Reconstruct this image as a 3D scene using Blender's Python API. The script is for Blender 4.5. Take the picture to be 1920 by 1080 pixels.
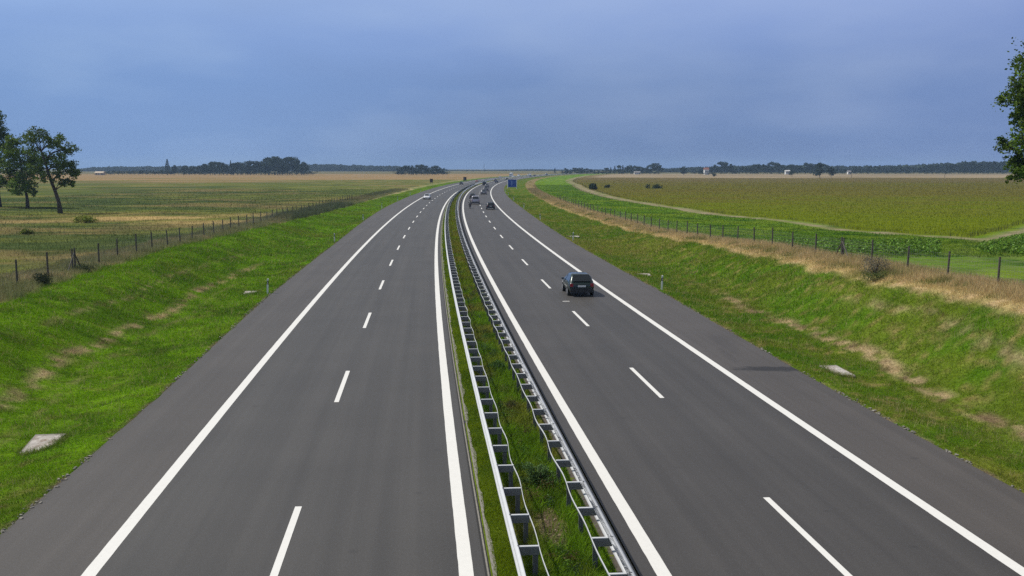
import bpy, math, random
import numpy as np
from math import sin, cos, pi, radians
from mathutils import Vector, Matrix
for _o in list(bpy.data.objects): bpy.data.objects.remove(_o)
scene = bpy.context.scene
COL = scene.collection
RNG = np.random.default_rng(7)
random.seed(7)

# ---------------------------------------------------------------- camera, sky, sun, exposure
CAM_H, CAM_PITCH, FPX = 8.56, .1140, 1977.0
cd = bpy.data.cameras.new("camera"); cam = bpy.data.objects.new("camera", cd); COL.objects.link(cam)
cam.location = (0, 0, CAM_H); cam.rotation_euler = (pi/2 - CAM_PITCH, 0, 0)
cd.sensor_width = 36; cd.lens = FPX/1920*36; cd.clip_start = .1; cd.clip_end = 12000
scene.camera = cam
SUN_AZ, SUN_EL = radians(-72), radians(52)          # azimuth clockwise from +Y (the camera looks along +Y)
world = bpy.data.worlds.new("World"); scene.world = world; world.use_nodes = True
def build_world():
    nt = world.node_tree; N = nt.nodes; L = nt.links; N.clear()
    out = N.new('ShaderNodeOutputWorld')
    sky = N.new('ShaderNodeTexSky'); sky.sky_type = 'NISHITA'; sky.sun_disc = False
    sky.sun_elevation = SUN_EL; sky.sun_rotation = SUN_AZ % (2*pi); sky.air_density = 1.3; sky.dust_density = 2
    bg1 = N.new('ShaderNodeBackground'); bg1.inputs['Strength'].default_value = .07
    L.new(sky.outputs[0], bg1.inputs['Color'])
    tc = N.new('ShaderNodeTexCoord'); sep = N.new('ShaderNodeSeparateXYZ'); L.new(tc.outputs['Generated'], sep.inputs[0])
    ramp = N.new('ShaderNodeValToRGB'); L.new(sep.outputs['Z'], ramp.inputs[0])
    cr = ramp.color_ramp
    stops = [(0., (.180, .285, .530)), (.03, (.172, .285, .545)), (.075, (.172, .290, .580)), (.12, (.225, .345, .665)), (.155, (.30, .42, .735)), (.4, (.30, .325, .37)), (1., (.29, .305, .33))]
    cr.elements[0].position, cr.elements[0].color = stops[0][0], (*stops[0][1], 1)
    cr.elements[1].position, cr.elements[1].color = stops[-1][0], (*stops[-1][1], 1)
    for p, c in stops[1:-1]:
        e = cr.elements.new(p); e.color = (*c, 1)
    # broad soft cloud structure
    mp = N.new('ShaderNodeMapping'); mp.inputs['Scale'].default_value = (1.6, 1.6, 5.0); mp.inputs['Rotation'].default_value = (.22, -.12, 0); L.new(tc.outputs['Generated'], mp.inputs[0])
    nz = N.new('ShaderNodeTexNoise'); nz.inputs['Scale'].default_value = 1.6; nz.inputs['Detail'].default_value = 4; nz.inputs['Roughness'].default_value = .5
    L.new(mp.outputs[0], nz.inputs['Vector'])
    mr = N.new('ShaderNodeMapRange'); mr.inputs[1].default_value = .3; mr.inputs[2].default_value = .72; mr.inputs[3].default_value = .88; mr.inputs[4].default_value = 1.13
    L.new(nz.outputs['Fac'], mr.inputs[0])
    # paler to the left of the view, deeper blue to the right
    mx = N.new('ShaderNodeMapRange'); mx.inputs[1].default_value = -.5; mx.inputs[2].default_value = .5; L.new(sep.outputs['X'], mx.inputs[0])
    rx = N.new('ShaderNodeValToRGB'); L.new(mx.outputs[0], rx.inputs[0])
    rx.color_ramp.elements[0].position = 0; rx.color_ramp.elements[0].color = (1.10, 1.20, 1.20, 1); rx.color_ramp.elements[1].position = 1; rx.color_ramp.elements[1].color = (.97, .93, .97, 1)
    e = rx.color_ramp.elements.new(.5); e.color = (1, 1, 1, 1)
    # pale grey-lilac veil patches
    nz2 = N.new('ShaderNodeTexNoise'); nz2.inputs['Scale'].default_value = 3.2; nz2.inputs['Detail'].default_value = 5
    L.new(mp.outputs[0], nz2.inputs['Vector'])
    mr2 = N.new('ShaderNodeMapRange'); mr2.inputs[1].default_value = .45; mr2.inputs[2].default_value = .8; mr2.inputs[3].default_value = 0; mr2.inputs[4].default_value = .42
    L.new(nz2.outputs['Fac'], mr2.inputs[0])
    mixc = N.new('ShaderNodeMix'); mixc.data_type = 'RGBA'; mixc.inputs['B'].default_value = (.33, .425, .60, 1)
    L.new(mr2.outputs[0], mixc.inputs['Factor']); L.new(ramp.outputs[0], mixc.inputs['A'])
    mm = N.new('ShaderNodeMix'); mm.data_type = 'RGBA'; mm.blend_type = 'MULTIPLY'; mm.inputs['Factor'].default_value = 1; L.new(mixc.outputs['Result'], mm.inputs['A']); L.new(rx.outputs[0], mm.inputs['B'])
    bg2 = N.new('ShaderNodeBackground'); L.new(mm.outputs['Result'], bg2.inputs['Color']); L.new(mr.outputs[0], bg2.inputs['Strength'])
    ms = N.new('ShaderNodeMixShader'); ms.inputs[0].default_value = .90
    L.new(bg1.outputs[0], ms.inputs[1]); L.new(bg2.outputs[0], ms.inputs[2]); L.new(ms.outputs[0], out.inputs['Surface'])
build_world()
sd = bpy.data.lights.new("sun", 'SUN'); sd.energy = 4.3; sd.angle = radians(1.5); sd.color = (1., .955, .88)
sun = bpy.data.objects.new("sun", sd); COL.objects.link(sun)
_sv = Vector((sin(SUN_AZ)*cos(SUN_EL), cos(SUN_AZ)*cos(SUN_EL), sin(SUN_EL)))
sun.rotation_euler = _sv.to_track_quat('Z', 'Y').to_euler(); sun.location = (-30, 10, 40)
vs = scene.view_settings; vs.view_transform = 'Standard'; vs.look = 'None'; vs.exposure = 0.0; vs.gamma = 1.0; vs.use_curve_mapping = False
scene.cycles.max_bounces = 6; scene.cycles.diffuse_bounces = 3; scene.cycles.transparent_max_bounces = 6
scene.cycles.use_denoising = False

# ---------------------------------------------------------------- road geometry (a right-hand bend of 5 km radius)
PSI, X0, K = -.0916, 3.05, .0002
R = 1/K; CX = X0 + R*cos(PSI); CY = -R*sin(PSI)
def P(s, o):
    a = PSI + K*s
    return CX - (R-o)*np.cos(a), CY + (R-o)*np.sin(a)
def SO(X, Y):
    return (np.arctan2(Y-CY, CX-X) - PSI)/K, R - np.hypot(X-CX, Y-CY)
def head(s): return -(PSI + K*s)          # rotation about z of something built facing +Y
def edge(s): return np.interp(s, [40, 70, 120, 180, 220], [12.85, 13.35, 13.5, 14.2, 14.6])
def Fh(s, right):
    return np.where(right, np.interp(s, [40, 51, 90, 110, 135, 200], [2.7, 2.5, 1.7, 1.0, .4, 0.]),
                    np.interp(s, [30, 63, 130, 200, 300], [2.0, 1.65, 1.0, .3, 0.]))
def _hash(ix, iy, seed):
    h = (ix*374761393 + iy*668265263 + seed*2246822519) & 0xffffffff
    h = ((h ^ (h >> 13))*1274126177) & 0xffffffff
    return ((h ^ (h >> 16)) & 0xffff)/65535.0
def vn(x, y, seed=0):
    x = np.asarray(x, float); y = np.asarray(y, float)
    ix = np.floor(x).astype(np.int64); iy = np.floor(y).astype(np.int64); fx = x-ix; fy = y-iy
    fx = fx*fx*(3-2*fx); fy = fy*fy*(3-2*fy)
    a = _hash(ix, iy, seed); b = _hash(ix+1, iy, seed); c = _hash(ix, iy+1, seed); d = _hash(ix+1, iy+1, seed)
    return (a*(1-fx)+b*fx)*(1-fy) + (c*(1-fx)+d*fx)*fy
def fbm(x, y, seed=0, oct=4):
    t = 0; amp = .5; n = 0
    for i in range(oct):
        t = t + amp*vn(x, y, seed+i*17); n += amp; amp *= .55; x = x*2.03+11.3; y = y*2.03-7.1
    return t/n
def smooth(a, b, x):
    u = np.clip((x-a)/(b-a), 0, 1); return u*u*(3-2*u)
def Hs(s, o, rough=True):
    s = np.asarray(s, float); o = np.asarray(o, float)
    t = np.abs(o) - edge(s)
    f = Fh(s, o > 0)
    b = np.interp(t, [0, .05, 1, 2.5, 4], [-.02, -.02, -.08, -.33, -.25])
    z = np.where(t < 4, b, -.25 + (f+.25)*smooth(4, 10.5, t))
    if rough:
        X, Y = P(s, o)
        z = z + np.clip(t-.3, 0, 1)*((fbm(X*.9, Y*.9, 3, 3)-.5)*.12 + (fbm(X*.12, Y*.12, 5, 2)-.5)*.14*np.clip((t-2)/6, 0, 1))
    return z
def HXY(X, Y):
    s, o = SO(X, Y); return Hs(s, o)
def bear(px, D): return (px-960)/FPX*D
def zpx(py, D): return CAM_H + (313.6-py)*D/FPX

# ---------------------------------------------------------------- helpers
def tag(o, label=None, cat=None, group=None, kind=None):
    if label: o['label'] = label
    if cat: o['category'] = cat
    if group: o['group'] = group
    if kind: o['kind'] = kind
    return o
def empty(name, loc, rz=0):
    o = bpy.data.objects.new(name, None); COL.objects.link(o); o.location = loc; o.rotation_euler = (0, 0, rz)
    o.empty_display_size = .3; return o
class MB:
    def __init__(s): s.v = []; s.f = []; s.mi = []
    def add(s, vs_, fs, mi=0):
        b = len(s.v); s.v += [tuple(p) for p in vs_]; s.f += [tuple(i+b for i in f) for f in fs]; s.mi += [mi]*len(fs); return s
    def box(s, c, d, rz=0, mi=0, M=None):
        x, y, z = d[0]/2, d[1]/2, d[2]/2
        p = [Vector((a*x, b*y, e*z)) for a in (-1, 1) for b in (-1, 1) for e in (-1, 1)]
        Rm = Matrix.Rotation(rz, 3, 'Z') if M is None else M
        p = [Rm @ q + Vector(c) for q in p]
        return s.add(p, [(0, 1, 3, 2), (4, 6, 7, 5), (0, 4, 5, 1), (2, 3, 7, 6), (0, 2, 6, 4), (1, 5, 7, 3)], mi)
    def tube(s, a, b, r0, r1=None, n=8, mi=0, caps=True):
        a = Vector(a); b = Vector(b); r1 = r0 if r1 is None else r1
        d = (b-a).normalized(); u = d.orthogonal().normalized(); w = d.cross(u)
        vs_ = [a + (u*cos(2*pi*i/n)+w*sin(2*pi*i/n))*r0 for i in range(n)] + [b + (u*cos(2*pi*i/n)+w*sin(2*pi*i/n))*r1 for i in range(n)]
        fs = [(i, (i+1) % n, n+(i+1) % n, n+i) for i in range(n)]
        if caps: fs += [tuple(range(n))[::-1], tuple(range(n, 2*n))]
        return s.add(vs_, fs, mi)
    def path(s, pts, rad, n=7, mi=0):
        rings = []; up = None
        for i, p in enumerate(pts):
            p = Vector(p); d = (Vector(pts[min(i+1, len(pts)-1)]) - Vector(pts[max(i-1, 0)])).normalized()
            u = d.orthogonal().normalized() if up is None else (up - d*up.dot(d)).normalized()
            up = u; w = d.cross(u); rings.append([p + (u*cos(2*pi*k/n)+w*sin(2*pi*k/n))*rad[i] for k in range(n)])
        vs_ = [q for r in rings for q in r]; fs = []
        for i in range(len(rings)-1):
            for k in range(n): fs.append((i*n+k, i*n+(k+1) % n, (i+1)*n+(k+1) % n, (i+1)*n+k))
        fs.append(tuple(range(n))[::-1]); fs.append(tuple(range((len(rings)-1)*n, len(rings)*n)))
        return s.add(vs_, fs, mi)
    def build(s, name, mats, parent=None, smooth_=False):
        me = bpy.data.meshes.new(name); me.from_pydata(s.v, [], s.f)
        for m in (mats if isinstance(mats, (list, tuple)) else [mats]): me.materials.append(m)
        if any(s.mi): me.polygons.foreach_set('material_index', s.mi)
        if smooth_: me.polygons.foreach_set('use_smooth', [True]*len(me.polygons))
        me.update(); o = bpy.data.objects.new(name, me); COL.objects.link(o)
        if parent: o.parent = parent
        return o
def np_mesh(name, V, faces, mat, cols=None, parent=None, uv=None, smooth_=False):
    """faces: int array (n,k); V (m,3); cols (m,3) per vertex"""
    me = bpy.data.meshes.new(name); k = faces.shape[1]; n = len(faces)
    me.vertices.add(len(V)); me.vertices.foreach_set('co', np.ascontiguousarray(V, np.float32).ravel())
    me.loops.add(n*k); me.loops.foreach_set('vertex_index', np.ascontiguousarray(faces, np.int32).ravel())
    me.polygons.add(n); me.polygons.foreach_set('loop_start', np.arange(0, n*k, k, dtype=np.int32)); me.polygons.foreach_set('loop_total', np.full(n, k, np.int32))
    if smooth_: me.polygons.foreach_set('use_smooth', np.ones(n, bool))
    me.update(calc_edges=True)
    if cols is not None:
        at = me.color_attributes.new('tint', 'FLOAT_COLOR', 'POINT')
        c = np.ones((len(V), 4), np.float32); c[:, :3] = cols; at.data.foreach_set('color', c.ravel())
    if uv is not None:
        ul = me.uv_layers.new(name='UVMap'); ul.data.foreach_set('uv', np.ascontiguousarray(uv[faces.ravel()], np.float32).ravel())
    me.materials.append(mat); me.validate()
    o = bpy.data.objects.new(name, me); COL.objects.link(o)
    if parent: o.parent = parent
    return o
def copy_tree(o, parent=None):
    c = o.copy(); COL.objects.link(c)
    if parent: c.parent = parent
    for ch in list(o.children): copy_tree(ch, c)
    return c

# ---------------------------------------------------------------- materials
def mat(name, col, rough=.6, metal=0., noise=0., nscale=20., bump=0., coat=0., spec=.5):
    m = bpy.data.materials.new(name); m.use_nodes = True; nt = m.node_tree; b = nt.nodes['Principled BSDF']
    b.inputs['Roughness'].default_value = rough; b.inputs['Metallic'].default_value = metal; b.inputs['Coat Weight'].default_value = coat
    b.inputs['Specular IOR Level'].default_value = spec
    tc = nt.nodes.new('ShaderNodeTexCoord'); nz = nt.nodes.new('ShaderNodeTexNoise'); nz.inputs['Scale'].default_value = nscale; nz.inputs['Detail'].default_value = 4
    nt.links.new(tc.outputs['Object'], nz.inputs['Vector'])
    mx = nt.nodes.new('ShaderNodeMix'); mx.data_type = 'RGBA'
    mx.inputs['A'].default_value = (*[c*(1-noise) for c in col], 1); mx.inputs['B'].default_value = (*[min(1, c*(1+noise)) for c in col], 1)
    nt.links.new(nz.outputs['Fac'], mx.inputs['Factor']); nt.links.new(mx.outputs['Result'], b.inputs['Base Color'])
    if bump:
        bp = nt.nodes.new('ShaderNodeBump'); bp.inputs['Strength'].default_value = bump; bp.inputs['Distance'].default_value = .02
        nt.links.new(nz.outputs['Fac'], bp.inputs['Height']); nt.links.new(bp.outputs[0], b.inputs['Normal'])
    return m
def leaf_mat(name, trans=.3, rough=.55, spec=.3):
    m = bpy.data.materials.new(name); m.use_nodes = True; nt = m.node_tree; b = nt.nodes['Principled BSDF']; out = nt.nodes['Material Output']
    at = nt.nodes.new('ShaderNodeAttribute'); at.attribute_name = 'tint'
    nt.links.new(at.outputs['Color'], b.inputs['Base Color']); b.inputs['Roughness'].default_value = rough; b.inputs['Specular IOR Level'].default_value = spec
    tr = nt.nodes.new('ShaderNodeBsdfTranslucent'); nt.links.new(at.outputs['Color'], tr.inputs['Color'])
    ms = nt.nodes.new('ShaderNodeMixShader'); ms.inputs[0].default_value = trans
    nt.links.new(b.outputs[0], ms.inputs[1]); nt.links.new(tr.outputs[0], ms.inputs[2]); nt.links.new(ms.outputs[0], out.inputs['Surface'])
    return m
def ground_mat():
    m = bpy.data.materials.new('turf_and_soil'); m.use_nodes = True; nt = m.node_tree; N = nt.nodes; L = nt.links; b = N['Principled BSDF']
    b.inputs['Roughness'].default_value = .9; b.inputs['Specular IOR Level'].default_value = .0
    at = N.new('ShaderNodeAttribute'); at.attribute_name = 'tint'
    geo = N.new('ShaderNodeNewGeometry')
    n1 = N.new('ShaderNodeTexNoise'); n1.inputs['Scale'].default_value = 5.; n1.inputs['Detail'].default_value = 6; n1.inputs['Roughness'].default_value = .7; L.new(geo.outputs['Position'], n1.inputs['Vector'])
    n2 = N.new('ShaderNodeTexNoise'); n2.inputs['Scale'].default_value = .45; n2.inputs['Detail'].default_value = 5; L.new(geo.outputs['Position'], n2.inputs['Vector'])
    r1 = N.new('ShaderNodeMapRange'); r1.inputs[1].default_value = .3; r1.inputs[2].default_value = .7; r1.inputs[3].default_value = .55; r1.inputs[4].default_value = 1.45; L.new(n1.outputs['Fac'], r1.inputs[0])
    r2 = N.new('ShaderNodeMapRange'); r2.inputs[1].default_value = .3; r2.inputs[2].default_value = .7; r2.inputs[3].default_value = .8; r2.inputs[4].default_value = 1.2; L.new(n2.outputs['Fac'], r2.inputs[0])
    mu = N.new('ShaderNodeMath'); mu.operation = 'MULTIPLY'; L.new(r1.outputs[0], mu.inputs[0]); L.new(r2.outputs[0], mu.inputs[1])
    vm = N.new('ShaderNodeVectorMath'); vm.operation = 'SCALE'; L.new(at.outputs['Color'], vm.inputs[0]); L.new(mu.outputs[0], vm.inputs['Scale'])
    L.new(vm.outputs[0], b.inputs['Base Color'])
    bp = N.new('ShaderNodeBump'); bp.inputs['Strength'].default_value = .9; bp.inputs['Distance'].default_value = .12; L.new(n1.outputs['Fac'], bp.inputs['Height']); L.new(bp.outputs[0], b.inputs['Normal'])
    return m
def asphalt_mat(name, col, stain=None, tracks=()):
    m = bpy.data.materials.new(name); m.use_nodes = True; nt = m.node_tree; N = nt.nodes; L = nt.links; b = N['Principled BSDF']
    b.inputs['Roughness'].default_value = .62; b.inputs['Specular IOR Level'].default_value = .45
    uv = N.new('ShaderNodeUVMap'); geo = N.new('ShaderNodeNewGeometry')
    mp = N.new('ShaderNodeMapping'); mp.inputs['Scale'].default_value = (.035, 1.3, 1); L.new(uv.outputs[0], mp.inputs[0])
    n1 = N.new('ShaderNodeTexNoise'); n1.inputs['Scale'].default_value = 1.; n1.inputs['Detail'].default_value = 5; L.new(mp.outputs[0], n1.inputs['Vector'])
    n2 = N.new('ShaderNodeTexNoise'); n2.inputs['Scale'].default_value = 28.; n2.inputs['Detail'].default_value = 3; L.new(geo.outputs['Position'], n2.inputs['Vector'])
    n3 = N.new('ShaderNodeTexNoise'); n3.inputs['Scale'].default_value = .25; n3.inputs['Detail'].default_value = 4; L.new(geo.outputs['Position'], n3.inputs['Vector'])
    def rng(src, lo, hi, a=.3, c=.7):
        r = N.new('ShaderNodeMapRange'); r.inputs[1].default_value = a; r.inputs[2].default_value = c; r.inputs[3].default_value = lo; r.inputs[4].default_value = hi; L.new(src, r.inputs[0]); return r.outputs[0]
    def mul(a, c):
        q = N.new('ShaderNodeMath'); q.operation = 'MULTIPLY'; L.new(a, q.inputs[0]); L.new(c, q.inputs[1]); return q.outputs[0]
    f = mul(mul(rng(n1.outputs['Fac'], .88, 1.12), rng(n2.outputs['Fac'], .80, 1.20)), rng(n3.outputs['Fac'], .93, 1.07))
    n4 = N.new('ShaderNodeTexNoise'); n4.inputs['Scale'].default_value = 9.; n4.inputs['Detail'].default_value = 6; n4.inputs['Roughness'].default_value = .75; L.new(geo.outputs['Position'], n4.inputs['Vector'])
    f = mul(f, rng(n4.outputs['Fac'], .90, 1.10))
    mp2 = N.new('ShaderNodeMapping'); mp2.inputs['Scale'].default_value = (.012, 3.2, 1); L.new(uv.outputs[0], mp2.inputs[0])
    n5 = N.new('ShaderNodeTexNoise'); n5.inputs['Scale'].default_value = 1.; n5.inputs['Detail'].default_value = 3; L.new(mp2.outputs[0], n5.inputs['Vector'])
    f = mul(f, rng(n5.outputs['Fac'], .93, 1.08))
    # transverse laying joints and small dark drips
    mp3 = N.new('ShaderNodeMapping'); mp3.inputs['Scale'].default_value = (.11, .03, 1); L.new(uv.outputs[0], mp3.inputs[0])
    n6 = N.new('ShaderNodeTexNoise'); n6.inputs['Scale'].default_value = 1.; n6.inputs['Detail'].default_value = 2; L.new(mp3.outputs[0], n6.inputs['Vector'])
    f = mul(f, rng(n6.outputs['Fac'], .95, 1.05))
    n7 = N.new('ShaderNodeTexVoronoi'); n7.inputs['Scale'].default_value = .55; n7.inputs['Randomness'].default_value = 1; L.new(geo.outputs['Position'], n7.inputs['Vector'])
    f = mul(f, rng(n7.outputs['Distance'], .80, 1.0, .03, .09))
    # polished wheel tracks
    sep = N.new('ShaderNodeSeparateXYZ'); L.new(uv.outputs[0], sep.inputs[0])
    for c0 in tracks:
        s1 = N.new('ShaderNodeMath'); s1.operation = 'SUBTRACT'; L.new(sep.outputs['Y'], s1.inputs[0]); s1.inputs[1].default_value = c0
        s2 = N.new('ShaderNodeMath'); s2.operation = 'ABSOLUTE'; L.new(s1.outputs[0], s2.inputs[0])
        r = N.new('ShaderNodeMapRange'); r.interpolation_type = 'SMOOTHSTEP'; r.inputs[1].default_value = .1; r.inputs[2].default_value = .55; r.inputs[3].default_value = 1.06; r.inputs[4].default_value = 1.0
        L.new(s2.outputs[0], r.inputs[0]); f = mul(f, r.outputs[0])
    if stain:
        for (sx, sy, rx, ry, dark) in stain:
            c = N.new('ShaderNodeCombineXYZ'); c.inputs[0].default_value = sx; c.inputs[1].default_value = sy
            d = N.new('ShaderNodeVectorMath'); d.operation = 'SUBTRACT'; L.new(geo.outputs['Position'], d.inputs[0]); L.new(c.outputs[0], d.inputs[1])
            e = N.new('ShaderNodeVectorMath'); e.operation = 'MULTIPLY'; L.new(d.outputs[0], e.inputs[0]); e.inputs[1].default_value = (1/rx, 1/ry, 0)
            ln = N.new('ShaderNodeVectorMath'); ln.operation = 'LENGTH'; L.new(e.outputs[0], ln.inputs[0])
            nn = N.new('ShaderNodeTexNoise'); nn.inputs['Scale'].default_value = 2.5; L.new(geo.outputs['Position'], nn.inputs['Vector'])
            ad = N.new('ShaderNodeMath'); ad.operation = 'ADD'; L.new(ln.outputs['Value'], ad.inputs[0]); L.new(rng(nn.outputs['Fac'], -.25, .25), ad.inputs[1])
            r = N.new('ShaderNodeMapRange'); r.interpolation_type = 'SMOOTHSTEP'; r.inputs[1].default_value = .55; r.inputs[2].default_value = 1.15; r.inputs[3].default_value = dark; r.inputs[4].default_value = 1.
            L.new(ad.outputs[0], r.inputs[0]); f = mul(f, r.outputs[0])
    vm = N.new('ShaderNodeVectorMath'); vm.operation = 'SCALE'; vm.inputs[0].default_value = col; L.new(f, vm.inputs['Scale']); L.new(vm.outputs[0], b.inputs['Base Color'])
    bp = N.new('ShaderNodeBump'); bp.inputs['Strength'].default_value = .25; bp.inputs['Distance'].default_value = .01; L.new(n2.outputs['Fac'], bp.inputs['Height']); L.new(bp.outputs[0], b.inputs['Normal'])
    return m
M = {}
M['ground'] = ground_mat()
M['blade'] = leaf_mat('grass_blades', .35, .9, .0)
M['leaf'] = leaf_mat('leaves', .3, .6, .12)
M['leaf_far'] = leaf_mat('far_leaves', .15, .8, .1)
M['bark'] = mat('bark', (.055, .042, .032), .9, noise=.4, nscale=9, bump=.6)
M['asph_l'] = asphalt_mat('lane_asphalt_grey', (.0540, .0505, .0465), tracks=(-9.0, -7.2, -5.1, -3.3))
M['asph_r'] = asphalt_mat('lane_asphalt_dark', (.0500, .0460, .0425), tracks=(8.7, 6.9, 4.9, 3.1))
M['shoulder_l'] = asphalt_mat('shoulder_asphalt', (.064, .057, .051))
M['shoulder_r'] = asphalt_mat('shoulder_asphalt_stained', (.068, .060, .054), stain=[(11.2, 44.4, 1.9, .62, .30), (10.4, 51, .5, 3.5, .86), (9.9, 47.5, .25, 2.0, .85)])
def paint_mat():
    m = mat('road_paint', (.70, .69, .655), .6, noise=.06, nscale=6); nt = m.node_tree; N = nt.nodes; L = nt.links; b = N['Principled BSDF']
    geo = N.new('ShaderNodeNewGeometry'); nz = N.new('ShaderNodeTexNoise'); nz.inputs['Scale'].default_value = 16; nz.inputs['Detail'].default_value = 6; nz.inputs['Roughness'].default_value = .8; L.new(geo.outputs['Position'], nz.inputs['Vector'])
    n2 = N.new('ShaderNodeTexNoise'); n2.inputs['Scale'].default_value = .7; n2.inputs['Detail'].default_value = 3; L.new(geo.outputs['Position'], n2.inputs['Vector'])
    r1 = N.new('ShaderNodeMapRange'); r1.inputs[1].default_value = .58; r1.inputs[2].default_value = .72; r1.inputs[3].default_value = 0; r1.inputs[4].default_value = .8; L.new(nz.outputs['Fac'], r1.inputs[0])
    r2 = N.new('ShaderNodeMapRange'); r2.inputs[1].default_value = .4; r2.inputs[2].default_value = .7; r2.inputs[3].default_value = .25; r2.inputs[4].default_value = 1; L.new(n2.outputs['Fac'], r2.inputs[0])
    mu = N.new('ShaderNodeMath'); mu.operation = 'MULTIPLY'; L.new(r1.outputs[0], mu.inputs[0]); L.new(r2.outputs[0], mu.inputs[1])
    mx = N.new('ShaderNodeMix'); mx.data_type = 'RGBA'; src = b.inputs['Base Color'].links[0].from_socket; L.new(src, mx.inputs['A']); mx.inputs['B'].default_value = (.16, .15, .14, 1); L.new(mu.outputs[0], mx.inputs['Factor']); L.new(mx.outputs['Result'], b.inputs['Base Color'])
    return m
M['paint'] = paint_mat()
M['zinc'] = mat('galvanised_steel', (.56, .57, .58), .5, metal=.12, noise=.10, nscale=4)
M['zinc_shaded'] = mat('spacer_zinc_shaded', (.16, .165, .18), .6, metal=.2, noise=.15, nscale=5)  # same zinc as the rail, with the web's shaded look painted into the colour
M['zinc_dull'] = mat('dull_zinc_post', (.12, .125, .14), .6, metal=.3, noise=.18, nscale=6)
M['wood'] = mat('weathered_post', (.085, .075, .062), .9, noise=.35, nscale=14, bump=.4)
M['wire'] = mat('fence_wire', (.30, .31, .31), .5, metal=.6, noise=.1)
M['concrete'] = mat('drain_concrete', (.40, .37, .34), .9, noise=.6, nscale=3.5, bump=.6)
_m = M['concrete']; _nt = _m.node_tree; _b = _nt.nodes['Principled BSDF']; _src = _b.inputs['Base Color'].links[0].from_socket      # brown silt and lichen stains
_g = _nt.nodes.new('ShaderNodeNewGeometry'); _n = _nt.nodes.new('ShaderNodeTexNoise'); _n.inputs['Scale'].default_value = 1.6; _n.inputs['Detail'].default_value = 7; _n.inputs['Roughness'].default_value = .7; _nt.links.new(_g.outputs['Position'], _n.inputs['Vector'])
_r = _nt.nodes.new('ShaderNodeMapRange'); _r.inputs[1].default_value = .48; _r.inputs[2].default_value = .62; _nt.links.new(_n.outputs['Fac'], _r.inputs[0])
_x = _nt.nodes.new('ShaderNodeMix'); _x.data_type = 'RGBA'; _nt.links.new(_r.outputs[0], _x.inputs['Factor']); _nt.links.new(_src, _x.inputs['A']); _x.inputs['B'].default_value = (.17, .115, .075, 1); _nt.links.new(_x.outputs['Result'], _b.inputs['Base Color'])
M['kerb'] = mat('gutter_concrete', (.21, .195, .17), .9, noise=.45, nscale=7, bump=.5)
M['gravel'] = mat('gravel_band', (.085, .070, .055), .95, noise=.6, nscale=25, bump=.8)
M['slot'] = mat('dark_joint', (.02, .02, .02), .9)
M['white_plastic'] = mat('white_plastic', (.80, .80, .78), .45, noise=.04)
M['black_plastic'] = mat('black_plastic', (.018, .018, .02), .5)
M['tyre'] = mat('tyre_rubber', (.015, .015, .016), .85)
M['rim'] = mat('alloy_rim', (.45, .46, .48), .35, metal=.8)
M['glass'] = mat('tinted_glass', (.012, .017, .020), .06, spec=.8)
M['tail'] = mat('red_lens', (.32, .01, .02), .25)
M['head'] = mat('clear_lens', (.75, .77, .8), .15)
M['plate'] = mat('white_plate', (.75, .75, .72), .5)
M['sign_blue'] = mat('sign_blue', (.006, .055, .36), .45, noise=.06, nscale=1.5)
M['sign_back'] = mat('brown_sign_back', (.045, .022, .018), .7)
M['wallwhite'] = mat('white_render', (.62, .62, .60), .9, noise=.05)
M['wallbeige'] = mat('beige_render', (.55, .45, .33), .9, noise=.08)
M['rooftile'] = mat('red_roof_tiles', (.20, .07, .045), .85, noise=.2)
M['roofgrey'] = mat('grey_roof', (.20, .20, .21), .8, noise=.15)
PAINTS = {}
def paint(c, metal=.25):
    k = tuple(c)
    if k not in PAINTS: PAINTS[k] = mat('car_paint', c, .3, metal=metal, coat=.6)
    return PAINTS[k]

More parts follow.
